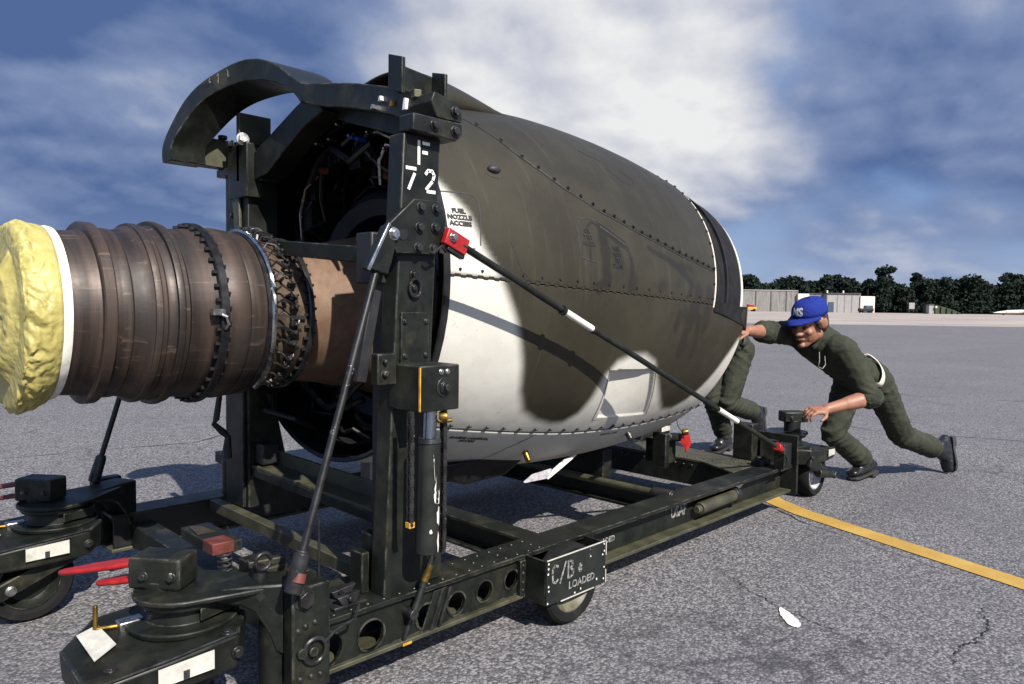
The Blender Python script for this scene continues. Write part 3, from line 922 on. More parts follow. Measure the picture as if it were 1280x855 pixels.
def skin_strip(name, pts, wd, mat, off=.0012, closed=False):
    """a thin line on the skin through (u, th) points"""
    mb = MB(); P_ = []
    for (u0, t0), (u1, t1_) in zip(pts, pts[1:]):
        n = max(2, int(max(abs(u1 - u0) / .02, abs(t1_ - t0) / 1.5)))
        for k in range(n): P_.append((u0 + (u1 - u0) * k / n, t0 + (t1_ - t0) * k / n))
    P_.append(pts[-1]); A, B = [], []
    for i, (u, t_) in enumerate(P_):
        a = P_[max(0, i - 1)]; c_ = P_[min(len(P_) - 1, i + 1)]
        d = Vector((c_[0] - a[0], (c_[1] - a[1]) * KT)).normalized(); nn = Vector((-d.y, d.x)) * wd / 2
        A.append(mb.bm.verts.new(nac(np.float64(u + nn.x), t_ + nn.y / KT, off))); B.append(mb.bm.verts.new(nac(np.float64(u - nn.x), t_ - nn.y / KT, off)))
    for i in range(len(P_) - 1): mb.bm.faces.new((A[i], B[i], B[i + 1], A[i + 1]))
    return mb.build(name, mat, ENG, smooth=0)


skin_strip('seam_gap', [(u, float(seam1(np.float64(u)))) for u in np.linspace(-.34, 1.19, 40)], .005, M['stencil_dark'], .002)
skin_strip('seam_gap', [(-.34, -46.6), (1.60, -46.6)], .004, M['stencil_dark'], .002)
skin_strip('access_door_gap', [(-.335, 22.8), (-.235, 22.9), (-.212, 22.4), (-.202, 21), (-.203, 18), (-.22, 8.6)], .004, M['stencil_dark'])
skin_strip('access_door_gap', [(-.30, 7.6), (-.24, 7.6)], .003, M['stencil_dark'])
skin_strip('scoop_frame', [(.43, -21.8), (.44, -22.6), (.50, -41.2), (.52, -41.3)], .003, M['stencil_dark'])
skin_strip('scoop_frame', [(.748, -21.9), (.885, -41)], .003, M['stencil_dark'])
skin_strip('service_door_gap', [(.215, 17.5), (.24, 19.6), (.285, 20.2), (.33, 19.7), (.48, 14.6)], .004, M['stencil_dark'])
skin_strip('service_door_gap', [(.34, 18.2), (.47, 13.8)], .008, M['stencil_dark'])
skin_strip('service_door_gap', [(.215, 17.5), (.21, 8.5), (.30, 7.6)], .005, M['stencil_dark'])
skin_strip('access_door_gap', [(.56, 41.5), (.62, 37), (.70, 36.6), (.72, 39.5), (.66, 42.5)], .004, M['stencil_dark'])
skin_strip('access_door_gap', [(.45, 47.2), (.56, 44.4)], .006, M['stencil_dark'])
skin_strip('belly_joint', [(.245, -47.2), (.17, -56), (.13, -66), (.06, -80)], .004, M['stencil_dark'])
skin_strip('access_door_gap', [(-.1, 11), (-.06, 3), (-.02, 1)], .002, M['stencil_dark'])


def skin_text(body, size, u0, t0, mat, name='stencil_text', xs=1., rot=0., bold=0., off=.002):
    me = text_mesh(body, size, Matrix.Rotation(R(rot), 4, 'Z'), bold=bold, xscale=xs)
    for v in me.vertices:
        u, t_ = u0 + v.co.x, t0 + v.co.y / KT
        v.co = Vector(nac(np.float64(u), t_, off + v.co.z))
    return put(name, me, mat, ENG, smooth=0)


skin_text('FUEL\nNOZZLE\nACCESS', .023, -.285, 15.7, M['stencil_dark'], xs=1.0, bold=.0012)
skin_text('ENGINE CONTROL\nACCESS', .02, -.05, -51.3, M['stencil_dark'], bold=.0008)
skin_text('FUEL\nVENT\nTO\nDRAIN', .022, .41, 9.8, M['stencil_dark'], xs=.9)
skin_text('OIL\nTYPE\nFILLER', .024, .265, 14.4, M['stencil_dark'], xs=.9)
skin_text('GROUND HERE', .018, .72, -49.6, M['stencil_dark'])
mb = MB(); mb.sph(nac(np.float64(-.09), 31.8, .0), .028, 12, (1, .7, .55)); mb.build('drain_bump', M['stencil_dark'], ENG)
skin_strip('bump_ring', [(-.13, 30.6), (-.115, 29.4), (-.085, 29), (-.06, 29.8)], .004, M['stencil_dark'])
mb = MB(); q = Vector(nac(np.float64(.30), -58, 0)); nn = (q - Vector((.30, VC, 1.1))).normalized(); mb.cyl(q, q + nn * .03, .012); mb.sph(q + nn * .035, .012, 8); mb.build('drain_fitting', M['brass'], ENG)
mb = MB(); q = Vector(nac(np.float64(.9), -52, 0)); nn = (q - Vector((.9, VC, 1.1))).normalized(); mb.cyl(q, q + nn * .03, .014); mb.build('drain_fitting', M['dark_steel'], ENG)
# fairing stub on top: an open raised collar
mb = MB(); rows = []
for i in range(13):
    f = i / 12; u = -.085 + .345 * f; row = []
    for k in range(29):
        q_ = k / 28; h_ = .104 * (1 - f ** 1.6) * math.sin(math.pi * q_) ** .42 * (1.06 - .25 * q_); th = 62 + 54 * q_ + (4 * f * (1 - 2 * q_))
        row.append(mb.bm.verts.new(nac(np.float64(u - .05 * q_ * (1 - f)), th, h_ - .002)))
    rows.append(row)
for A, B in zip(rows, rows[1:]):
    for k in range(28): mb.bm.faces.new((A[k], A[k + 1], B[k + 1], B[k]))
me = mb.mesh(); a_ = me.attributes.new('camo', 'FLOAT', 'POINT'); a_ = me.attributes.new('stain', 'FLOAT', 'POINT')
o = put('pylon_fairing', me, M['camo'], ENG); q_ = o.modifiers.new('skin', 'SOLIDIFY'); q_.thickness = .008; q_.offset = 0
# white drain fins under the nacelle, and belly box in dark metal standing in for its shade
mb = MB(); mb.prism([(.66, .50, .396), (.585, .50, .386), (.51, .50, .353), (.474, .50, .319), (.54, .50, .345)], (.004, .010, .002)); mb.build('drain_fin', M['white'], ENG)
mb = MB(); mb.prism([(.505, .506, .355), (.474, .506, .322), (.345, .512, .323), (.40, .515, .345)], (.002, .010, .003)); mb.build('drain_fin', M['grey_rim'], ENG)
mb = MB(); mb.prism([(-.12, .62, .43), (.10, .55, .44), (.42, .55, .43), (.30, .58, .35), (.12, .62, .33)], (0, .45, 0)); mb.build('belly_fairing', M['engine_dark'], ENG, .01)

# ---- rear: dark opening with pipework
mb = MB(); mb.lathe([(-.335, .676), (-.354, .6765), (-.358, .672), (-.352, .66), (-.2, .655), (.1, .64), (.3, .6), (.3, .25)], (0, VC, Z0 + .017), 'x', 64); mb.build('fan_duct', M['black'], ENG)
ZC = 1.006
mb = MB(); mb.lathe([(-.02, .43), (-.05, .455), (-.12, .455), (-.15, .42), (-.13, .36), (.2, .36)], (0, VC, ZC + .02), 'x', 56); mb.build('core_cowl_ring', simple('blue_black_ring', (.02, .024, .034), .45), ENG)
rr = random.Random(5)
mb = MB()
for k in range(46):
    a0 = rr.uniform(0, 360); n = rr.randint(4, 8); r0_ = rr.uniform(.40, .60); u0 = rr.uniform(-.27, .05); pts = []
    for j in range(n):
        a0 += rr.uniform(3, 12); r0_ = min(.62, max(.36, r0_ + rr.uniform(-.05, .05))); u0 = min(.1, max(-.29, u0 + rr.uniform(-.06, .06)))
        pts.append((u0, VC - r0_ * math.cos(R(a0)), Z0 + r0_ * math.sin(R(a0))))
    mb.tube(pts, rr.choice((.007, .010, .014)), 6)
mb.build('pipework', M['dark_steel'], ENG, kind='stuff')
mb = MB()
for k in range(26):
    a = R(rr.uniform(20, 165)); r0_ = rr.uniform(.42, .6); mb.box((-.2, VC - r0_ * math.cos(a) - .03, Z0 + r0_ * math.sin(a) - .03), (rr.uniform(-.12, .1), VC - r0_ * math.cos(a) + rr.uniform(.02, .05), Z0 + r0_ * math.sin(a) + rr.uniform(.02, .04)))
mb.build('accessory_boxes', M['engine_dark'], ENG, .006, kind='stuff')


def knob(name, mat, a, r0_, u, rad, L=.05):
    q = Vector((u, VC - r0_ * math.cos(R(a)), Z0 + r0_ * math.sin(R(a)))); mb = MB(); mb.cyl(q, q - Vector((L, 0, 0)), rad, rad * .8, 10); mb.sph(q - Vector((L, 0, 0)), rad * .85, 8); return mb.build(name, mat, ENG)


for a, r0_ in ((79, .53), (83, .535)): knob('connector_cap', M['blue_cap'], a, r0_, -.26, .011, .03)
for a, r0_, u in ((69, .47, -.22), (116, .50, -.22), (63, .43, -.2)): knob('insulated_joint', M['dull_orange'], a, r0_, u, .015, .03)
for a, r0_ in ((75, .56), (87, .545), (101, .56), (67, .6), (95, .6), (62, .53), (110, .58)): knob('pipe_fitting', M['steel'], a, r0_, -.25, .009, .03)
for pts in ([(-.22, .62, 1.62), (-.25, .70, 1.66), (-.25, .80, 1.655), (-.22, .9, 1.63)], [(-.24, .55, 1.58), (-.27, .62, 1.6), (-.27, .66, 1.55), (-.25, .68, 1.47)], [(-.25, 1.1, 1.55), (-.27, 1.17, 1.5), (-.27, 1.2, 1.4), (-.25, 1.22, 1.3)], [(-.28, .45, 1.47), (-.29, .5, 1.52), (-.28, .56, 1.5)]):
    mb = MB(); mb.tube(pts, .008, 8); mb.build('fuel_tube', M['pipe_bright'], ENG)
mb = MB(); mb.tube([(-.38, 1.22, .70), (-.44, 1.12, .71), (-.47, 1.08, .70), (-.43, 1.14, .64), (-.35, 1.2, .56)], .011, 8); mb.build('drain_pipe', M['black'], ENG)
mb = MB(); mb.tube([(-.45, 1.22, .62), (-.47, 1.1, .63), (-.40, 1.02, .60), (-.3, 1.04, .55)], .011, 8); mb.build('drain_pipe', M['black'], ENG)
mb = MB(); mb.box((-.25, .74, .37), (-.235, .80, .46)); mb.build('support_bracket', M['shed_grey'], ENG)

# ---- core: exhaust casings, flanges, bolts
def core(name, prof, mat, seg=96): mb = MB(); mb.lathe(prof, (0, VC, ZC), 'x', seg); return mb.build(name, mat, ENG, smooth=30)


core('exhaust_nozzle', [(-1.268, .20), (-1.270, .228), (-1.262, .233), (-1.21, .236), (-1.19, .238), (-1.178, .242)], M['exhaust'])
core('ring_flange', [(-1.179, .23), (-1.179, .260), (-1.176, .264), (-1.150, .264), (-1.146, .260), (-1.146, .23)], M['exhaust'])
core('exhaust_case', [(-1.147, .240), (-1.13, .247), (-1.125, .2495), (-1.105, .2495), (-1.10, .246), (-1.085, .248), (-1.07, .252), (-1.05, .262), (-1.046, .266), (-1.02, .266), (-1.014, .261), (-1.0, .262), (-.985, .272), (-.98, .276), (-.962, .276), (-.957, .268), (-.952, .262), (-.90, .264), (-.873, .268)], M['exhaust'])
core('ring_flange', [(-.9925, .26), (-.9925, .279), (-.986, .281), (-.977, .281), (-.973, .277), (-.973, .26)], M['exhaust'])
core('ring_flange', [(-1.0505, .25), (-1.0505, .268), (-1.046, .270), (-1.034, .270), (-1.030, .266), (-1.030, .25)], M['exhaust'])
core('bolted_flange', [(-.874, .25), (-.874, .283), (-.871, .286), (-.852, .286), (-.849, .283), (-.849, .25)], M['engine_dark'])
core('turbine_case', [(-.850, .266), (-.83, .272), (-.80, .276), (-.78, .274), (-.775, .270), (-.765, .272), (-.74, .27), (-.71, .262), (-.695, .258), (-.69, .250)], M['exhaust'])
core('instrument_band', [(-.691, .25), (-.69, .252), (-.60, .246), (-.57, .243)], simple('sooty_tan_band', (.075, .052, .034), .55, .2, var=.5, scale=18))
core('bolted_flange', [(-.572, .23), (-.572, .258), (-.568, .261), (-.556, .261), (-.553, .257), (-.553, .23)], M['dark_steel'])
core('rear_frame_case', [(-.554, .234), (-.50, .238), (-.40, .252), (-.25, .285), (-.08, .33), (.1, .36)], M['tan_case'])


def bolt_ring(u, r0_, n, L, rad, mat, a0=0.):
    mb = MB()
    for k in range(n):
        a = 2 * math.pi * (k + a0) / n; q = Vector((u, VC - r0_ * math.cos(a), ZC + r0_ * math.sin(a)))
        mb.cyl(q, q + Vector((L, 0, 0)), rad, rad, 6)
    return mb.build('flange_bolts', mat, ENG, kind='stuff', smooth=20)


bolt_ring(-.874, .276, 40, -.012, .0062, M['black'])
bolt_ring(-.849, .276, 40, .008, .005, M['black'], .5)
bolt_ring(-.572, .251, 40, -.013, .006, M['black'])
bolt_ring(-.553, .251, 40, .008, .005, M['dark_steel'], .5)
mb = MB(); q = lambda a, r_, u: Vector((u, VC - r_ * math.cos(R(a)), ZC + r_ * math.sin(R(a)))); mb.box(q(2, .285, -.89) - Vector((.015, .012, .01)), q(2, .285, -.89) + Vector((.02, .01, .008))); mb.tube([q(1, .29, -.88), q(-1, .3, -.865), q(-5, .298, -.86), q(-8, .288, -.865)], .006, 8); mb.build('clip', M['steel'], ENG)
mb = MB(); rr = random.Random(8)
mb.tube([(-.700 + .003 * math.sin(k * .5), VC - .272 * math.cos(R(k * 6 - 60)), ZC + .272 * math.sin(R(k * 6 - 60))) for k in range(34)], .0095, 8)
mb.build('harness_conduit', M['pipe_bright'], ENG)
mb = MB(); mb.lathe([(-.722, .262), (-.720, .27), (-.708, .27), (-.706, .262)], (0, VC, ZC), 'x', 64); mb.build('clamp_band', M['engine_dark'], ENG)
for k in range(22):
    a = -52 + k * 8.6; mb = MB(); da = rr.uniform(2, 6)
    pts = [q(a, .265, -.688), q(a + 2, .285, -.675), q(a - da * .3, .29, -.655), q(a - da, .283, -.64), q(a - da, .268, -.622), q(a - da * .6, .262, -.612)]
    mb.tube(pts, .0034, 6); mb.build('thermocouple_lead', M['dark_steel'] if k % 3 else M['pipe_bright'], ENG)
    mb = MB(); mb.box(q(a - da, .262, -.63) - Vector((.012, .008, .008)), q(a - da, .262, -.63) + Vector((.012, .008, .008))); mb.cyl(q(a - da, .25, -.63), q(a - da, .282, -.63), .007, .006, 8); mb.build('terminal_block', M['black'], ENG, .002)
mb = MB()
for k in range(36):
    a = rr.uniform(-60, 130); u = rr.uniform(-.70, -.61); mb.cyl(q(a, .244, u), q(a, .268 + rr.random() * .012, u), rr.uniform(.004, .008), None, 7)
for k in range(14):
    a = rr.uniform(40, 125); mb.tube([q(a, .26, -.70), q(a + 6, .285, -.69), q(a + 10, .28, -.66), q(a + 9, .265, -.63)], .006, 6)
mb.build('harness_fittings', M['dark_steel'], ENG, kind='stuff')
mb = MB(); mb.box(q(-2, .25, -.62) - Vector((.02, .006, .006)), q(-2, .25, -.62) + Vector((.035, .008, .006))); mb.build('slot_cover', M['black'], ENG)

# ---- yellow cloth cover tied over the exhaust
cov = thing('exhaust_cover', 'yellow waxed cloth cover tied over the exhaust end', 'cover', (-1.27, VC, .76))
nA, nR = 420, 110
prof = [(-1.268, .2385), (-1.276, .2455), (-1.30, .248), (-1.332, .2465), (-1.346, .241), (-1.354, .229), (-1.357, .2), (-1.359, .12), (-1.36, .05), (-1.36, .0)]
sa = np.cumsum([0] + [math.hypot(prof[i + 1][0] - prof[i][0], prof[i + 1][1] - prof[i][1]) for i in range(len(prof) - 1)])
def crumple(x, y, per, seed):
    """random heights joined by flat facets, as in creased sheet"""
    xi, yi = math.floor(x), math.floor(y); fx, fy = x - xi, y - yi
    def h(i, j): return math.sin((i % per) * 127.1 + j * 311.7 + seed * 74.7) * 43758.5453 % 1.0
    a_, b_, c_, d_ = h(xi, yi), h(xi + 1, yi), h(xi, yi + 1), h(xi + 1, yi + 1)
    if h(xi + 7, yi + 3) > .5: return a_ + (b_ - a_) * fx + (d_ - b_) * fy if fx > fy else a_ + (c_ - a_) * fy + (d_ - c_) * fx
    return a_ + (b_ - a_) * fx + (c_ - a_) * fy if fx + fy < 1 else d_ + (c_ - d_) * (1 - fx) + (b_ - d_) * (1 - fy)


vs = []; fs = []
for i in range(nR + 1):
    s = sa[-1] * i / nR; u0 = float(np.interp(s, sa, [p[0] for p in prof])); r0_ = float(np.interp(s, sa, [p[1] for p in prof])); fr = s / sa[-1]
    for k in range(nA):
        a = 2 * math.pi * k / nA; dn = .5 - .5 * math.sin(a)
        side = math.exp(-((fr - .28) / .16) ** 2)
        wv = Vector((u0 * 14, math.cos(a) * 2.4, math.sin(a) * 2.4))
        qa = Vector((math.cos(a) * 5, math.sin(a) * 5, u0 * 24)); qb = qa * 2.3 + Vector((noise.noise(qa * 1.5) * 1.5, 3, 7))
        w1 = noise.noise(Vector((math.cos(a) * 4, math.sin(a) * 4, s * 30))); w2 = noise.noise(Vector((math.cos(a) * 4 + 9, math.sin(a) * 4, s * 30)))
        xa, ya = a / (2 * math.pi), s / .034
        gath = math.sin(a * 64 + 3 * w1) * .0022 * math.exp(-s / .018)
        cz = crumple(xa * 40 + w1 * 1.3, ya + w2 * 1.3, 40, 1) - .5
        c2 = crumple(xa * 92 + w2 * 1.5, ya * 2.3 + w1 * 1.5, 92, 2) - .5
        c3 = crumple(xa * 190 + w2, ya * 4.6 + w1, 190, 3) - .5
        wr = cz * .024 + c2 * .015 + c3 * .006 + gath + w1 * .006 - .001
        face = min(1, max(0, (fr - .42) / .12))
        pl = (noise.noise(Vector((math.cos(a) * r0_ * 9, math.sin(a) * r0_ * 5, 3))) * .006 + (crumple(r0_ * math.cos(a) * 18 + 20 + w1, r0_ * math.sin(a) * 9 + 20 + w1, 999, 5) - .5) * .010) * face
        # a soft fold across the face and a sagging lower edge
        yv = -r0_ * math.cos(a)
        fold = .022 * face * max(0, 1 - abs(yv + .085 + .03 * math.sin(a)) / .07)
        rad = r0_ + wr * side * min(1, r0_ / .2) + .030 * dn ** 4 * math.exp(-((fr - .22) / .2) ** 2)
        uu = u0 + pl - fold * .7 - .012 * face * (1 - (r0_ / .25) ** 2) - .02 * dn ** 2 * face * r0_ / .2
        vs.append((uu, VC - rad * math.cos(a), ZC + rad * math.sin(a)))
for i in range(nR):
    for k in range(nA): fs.append((i * nA + k, i * nA + (k + 1) % nA, (i + 1) * nA + (k + 1) % nA, (i + 1) * nA + k))
me = bpy.data.meshes.new('c'); me.from_pydata(vs, [], fs)
bm_ = bmesh.new(); bm_.from_mesh(me); bmesh.ops.recalc_face_normals(bm_, faces=bm_.faces); bm_.to_mesh(me); bm_.free()
put('cloth', me, M['cover'], cov, smooth=50)
mb = MB(); mb.lathe([(-1.270, .236), (-1.2705, .2435), (-1.26, .2455), (-1.249, .243), (-1.2485, .236)], (0, VC, ZC), 'x', 80); mb.build('rim_band', M['white'], cov)

# ------------------------------------------------------------------ engine trailer
TR = thing('engine_trailer', 'dark green engine transport trailer with masts, caster wheels and red tipped tie rod', 'trailer', (.4, .8, 0))
GR, OL = M['green'], M['olive']


def T(name, mb, mat, parent=None, bevel=.003, kind=None, label=None, smooth=40): return mb.build(name, mat, parent or TR, bevel, smooth, kind, label)


def mput(name, me, mat, parent, bevel=0., smooth=30): return put(name, me, mat, parent, smooth, True, bevel)


def hexbolt(c, nrm, rad=.011, L=.012, mat=None, parent=None, name='bolt'):
    c, nn = Vector(c), Vector(nrm).normalized(); mb = MB()
    mb.cyl(c - nn * .002, c + nn * .003, rad * 1.35, None, 14); mb.cyl(c + nn * .002, c + nn * L, rad, None, 6)
    return T(name, mb, mat or M['dark_steel'], parent, .0012, smooth=20)


YF = .08
HOLES = [(-.835, .166, .044), (-.70, .163, .040), (-.515, .160, .034), (-.40, .164, .033), (-.285, .170, .031), (-.168, .176, .029)]
for side, sg, y0 in ((0, 1, YF), (1, -1, 1.52)):
    # side 0 is the rail towards the viewer, side 1 the far one; sg turns outward to inward
    web = holed_plate([(-.93, .118), (-.12, .122), (-.12, .232), (-.62, .232), (-.74, .236), (-.93, .236)], [circle2(*h) for h in HOLES], .008, XZ(y0 + sg * .006))
    o = mput('side_rail', web, GR, TR, .0015)
    for h in HOLES:
        mb = MB(); c = Vector((h[0], y0 + sg * .002, h[1])); mb.lathe([(-.004, h[2]), (-.004, h[2] + .005), (.006, h[2] + .005), (.006, h[2])], c, 'y', 28); mb.lathe([(.006, h[2]), (-.004, h[2])], c, 'y', 28); T('hole_rim', mb, GR, o, 0)
    mb = MB(); mb.box((-.92, y0 + sg * .10 - .005, .12), (1.84, y0 + sg * .10 + .005, .234)); T('inner_web', mb, M['black'], o)
    mb = MB(); mb.box((-.12, y0 + sg * .05 - .005, .122), (1.86, y0 + sg * .05 + .005, .232)); T('rail_web', mb, GR, o)
    yl, yh = sorted((y0 - sg * .012, y0 + sg * .115))
    mb = MB(); mb.box((-.93, yl, .234), (1.86, yh, .246)); T('top_flange', mb, GR, o, .002)
    mb = MB(); mb.box((-.93, yl, .106), (-.125, yh, .118)); mb.box((-.121, yl, .108), (1.86, yh, .121)); T('bottom_flange', mb, OL, o, .002)
    if side: continue
    mb = MB(); mb.box((-.10, yl - .002, .236), (1.86, yl + .003, .250)); mb.box((-.92, yl - .002, .236), (-.125, yl + .003, .249)); T('flange_edge', mb, GR, o, .001)
    for a, b_ in ((-.555, -.60), (-.46, -.505), (-.43, -.475)):
        mb = MB(); mb.beam((a, y0 - .006, .226), (b_, y0 - .006, .112), .009, .011, (0, 1, 0)); T('rail_brace', mb, M['dark_steel'], o, .001)
    mb = MB(); mb.prism([(-.488, y0 - .001, .226), (-.436, y0 - .001, .226), (-.482, y0 - .001, .118), (-.534, y0 - .001, .118)], (0, -.004, 0)); T('rail_patch', mb, GR, o, .001)
    mb = MB(); mb.box((-.142, y0 - .016, .116), (-.118, y0, .232)); T('splice_strip', mb, GR, o)
    for z in (.135, .16, .19, .215): hexbolt((-.13, y0 - .016, z), (0, -1, 0), .005, .004, None, o, 'rivet')
    mb = MB()
    for x in np.arange(-.86, .0, .052):
        for y in (y0 + .012, y0 + .05, y0 + .09):
            if y0 + .05 == y and int(x * 100) % 2: continue
            mb.sph((x, y, .246), .0055, 8, (1, 1, .6))
    T('rivets', mb, M['dark_steel'], o, 0, 'stuff')
    mb = MB(); mb.box((-.33, y0 - .0075, .108), (-.29, y0 - .003, .113)); mb.box((-.605, y0 - .014, .105), (-.575, y0 - .0125, .112)); T('yellow_chip', mb, M['yellow'], o, 0)
    # handle tube on the outer face, with the chipped cream patch behind it
    mb = MB(); mb.cyl((1.0, y0 + .012, .180), (1.30, y0 + .012, .185), .026, None, 20); mb.cyl((.975, y0 + .012, .1795), (1.002, y0 + .012, .1795), .016, None, 14); T('handle_tube', mb, OL, o, .002)
    mb = MB(); mb.cyl((1.295, y0 + .014, .185), (1.335, y0 + .014, .186), .033, None, 18); T('tube_socket', mb, M['black'], o, .003)
    mb = MB(); mb.prism([(1.34, y0 + .043, .205), (1.37, y0 + .043, .226), (1.50, y0 + .043, .228), (1.46, y0 + .043, .212), (1.41, y0 + .043, .190), (1.36, y0 + .043, .16)], (0, -.002, 0)); T('worn_paint_patch', mb, simple('cream_primer', (.55, .46, .33), .6), o, 0)
    mput('stencil_text', text_mesh('USAF', .062, facing((.885, y0 + .0438, .183), (0, -1, 0)), bold=.002, xscale=.85), M['stencil_grey'], o)
    mput('stencil_text', text_mesh('UNLOADED', .030, facing((.355, y0 + .0438, .168), (0, -1, 0)), bold=.0008), M['stencil_grey'], o)
    mput('stencil_text', text_mesh('C/D', .042, facing((.27, y0 + .0438, .207), (0, -1, 0)), bold=.001), M['stencil_grey'], o)


def crossm(name, x, z0, z1, wd, mat, y0=.20, y1=1.41): mb = MB(); mb.box((x - wd / 2, y0, z1 - .012), (x + wd / 2, y1, z1)); mb.box((x - wd / 2, y0, z0), (x + wd / 2, y1, z0 + .012)); mb.box((x - .006, y0, z0 + .012), (x + .006, y1, z1 - .012)); return T(name, mb, mat, None, .002)


crossm('cross_member', .08, .12, .228, .09, GR); crossm('cross_member', .98, .13, .215, .08, GR)
mb = MB(); mb.box((-.565, .21, .20), (-.525, 1.41, .243)); T('cross_member', mb, OL)
mb = MB(); mb.box((-.86, .21, .12), (-.78, 1.41, .20)); T('cross_member', mb, GR)
mb = MB(); mb.cyl((.90, .215, .236), (.90, 1.40, .236), .016, None, 14); T('cross_tube', mb, OL)
mb = MB(); mb.cyl((.90, .165, .236), (.90, .26, .236), .026, None, 16); mb.cyl((.90, .158, .236), (.90, .166, .236), .02, None, 16); T('tube_socket', mb, M['dark_steel'])
# front cross member: plate top, dark face with rivets
mb = MB(); mb.box((1.60, .19, .236), (1.86, 1.42, .248)); mb.prism([(1.60, .19, .2362), (1.60, .44, .2362), (1.48, .19, .2362)], (0, 0, .0116)); fc = T('front_cross_member', mb, OL, None, .002)
mb = MB(); mb.box((1.602, .195, .11), (1.612, 1.42, .236)); T('face_plate', mb, GR, fc)
mb = MB()
for y in np.arange(.24, 1.4, .05): mb.sph((1.60, y, .215), .006, 6); mb.sph((1.64, y, .248), .006, 6)
for x in (1.70, 1.75, 1.80):
    for y in (.22, .26, .30, .34): mb.sph((x, y, .248), .006, 6)
T('rivets', mb, M['dark_steel'], fc, 0, 'stuff')
mb = MB(); mb.box((1.862, .04, .10), (1.878, .30, .40)); T('end_plate', mb, GR)
mb = MB(); mb.box((1.79, .25, .25), (1.855, .36, .44)); T('upright_block', mb, GR, None, .005)
mb = MB(); mb.box((1.70, .15, .249), (1.80, .21, .275)); mb.cyl((1.72, .18, .27), (1.72, .18, .295), .018, None, 10); mb.cyl((1.78, .18, .27), (1.78, .18, .29), .014, None, 10); T('latch', mb, M['black'], None, .003)
# front cradle blocks and pins under the nacelle
mb = MB(); mb.box((1.36, .50, .25), (1.46, .62, .375)); mb.cyl((1.33, .47, .40), (1.45, .47, .385), .022, None, 12); mb.box((1.30, .46, .248), (1.335, .54, .42)); T('nacelle_cradle', mb, GR, None, .006)
mb = MB(); mb.cyl((1.40, .43, .42), (1.42, .41, .425), .016, None, 10); T('cradle_pin', mb, M['brass'], None, .002)
mb = MB(); mb.box((.98, .60, .228), (1.05, 1.1, .36)); T('nacelle_cradle', mb, GR, None, .006)

# ---- masts
lean = .05


def mx(z): return -.585 - (1.5 - z) * lean * .9


def mast(y0, y1, ln, z1, dark=False):
    mb = MB(); a, b_ = (.062, .062)
    xb, xt = (mx(.246) if ln else -.45), (mx(z1) if ln else -.45)
    mb.prism([(xb - a, y0, .246), (xb + b_, y0, .246), (xt + b_, y0, z1), (xt - a, y0, z1)], (0, y1 - y0, 0))
    return T('mast', mb, GR, None, .005)


YM = .022
NEAR = Matrix.Translation((.082, .069, -.047)) @ Matrix.Scale(1.045, 4)      # the near mast stands over the rail
XF = NEAR
MA = mast(YM, .085, True, 1.488)
mb = MB(); mb.box((mx(.35) + .02, .15, .246), (mx(.35) + .08, .20, 1.15)); T('inner_guide', mb, M['black'], MA)
XF = None
MF = mast(1.17, 1.36, False, 1.64)
mb = MB(); mb.box((-.525, 1.19, .246), (-.513, 1.34, 1.10)); T('guide_rail', mb, GR, MF)
mb = MB(); mb.prism([(-.514, 1.22, 1.50), (-.514, 1.28, 1.50), (-.514, 1.20, .9), (-.514, 1.185, .9)], (-.012, 0, 0)); T('gusset', mb, OL, MF)
mb = MB(); mb.box((-.53, 1.20, 1.50), (-.40, 1.225, 1.76)); T('top_plate', mb, OL, MF)
mb = MB(); mb.box((-.53, 1.14, 1.44), (-.47, 1.30, 1.64)); T('clamp_block', mb, GR, MF)
hexbolt((-.53, 1.17, 1.655), (-.3, -1, 0), .018, .03, M['steel'], MF); hexbolt((-.53, 1.26, 1.645), (-1, 0, 0), .014, .02, None, MF)
mb = MB(); mb.cyl((-.43, 1.155, 1.575), (-.40, 1.12, 1.575), .036, None, 18); mb.cyl((-.46, 1.18, 1.575), (-.43, 1.155, 1.575), .02, None, 12); T('clamp_knob', mb, M['rim'], MF, .004)
mb = MB(); mb.box((-.49, 1.11, 1.50), (-.41, 1.17, 1.56)); T('knob_bracket', mb, M['black'], MF)
for z in (.95, 1.05, 1.25, 1.38): hexbolt((-.514, 1.30, z), (-1, 0, 0), .009, .008, None, MF)
mb = MB(); mb.box((-.49, 1.10, .42), (-.42, 1.165, .50)); T('roller_box', mb, M['black'], MF, .006)

# near mast hardware; its outer face is at YM
def mw(x, z): return Vector((x, 0, z))


XF = NEAR
gp = [(-.628, 1.318), (-.545, 1.320), (-.523, 1.279), (-.522, 1.224), (-.555, 1.179), (-.683, 1.174), (-.711, 1.244)]
mb = MB(); mb.prism([(x, .0, z) for x, z in gp], (0, .0215, 0)); GP = T('gusset_plate', mb, GR, None, .0025, label='six sided bolted gusset plate on the near mast')
for x, z in ((-.608, 1.298), (-.557, 1.298), (-.612, 1.245), (-.560, 1.248), (-.616, 1.192), (-.566, 1.192)): hexbolt((x, 0, z), (0, -1, 0), .0105, .013, M['black'], GP)
hexbolt((-.695, -.004, 1.222), (0, -1, 0), .0125, .012, M['steel'], GP)
mb = MB(); mb.cyl((-.665, .0, 1.223), (-.665, -.002, 1.223), .014, None, 20); T('pin_hole', mb, M['black'], GP, 0)
mb = MB(); mb.prism([(-.713, -.006, 1.244), (-.690, -.006, 1.240), (-.690, -.006, 1.19), (-.712, -.006, 1.118), (-.772, -.006, 1.132)], (0, .035, 0)); T('rod_bracket', mb, GR, GP, .004)
mb = MB(); mb.beam((-.712, -.009, 1.247), (-.775, -.009, 1.128), .008, .006, (0, 1, 0)); T('worn_edge', mb, M['steel'], GP, .001)
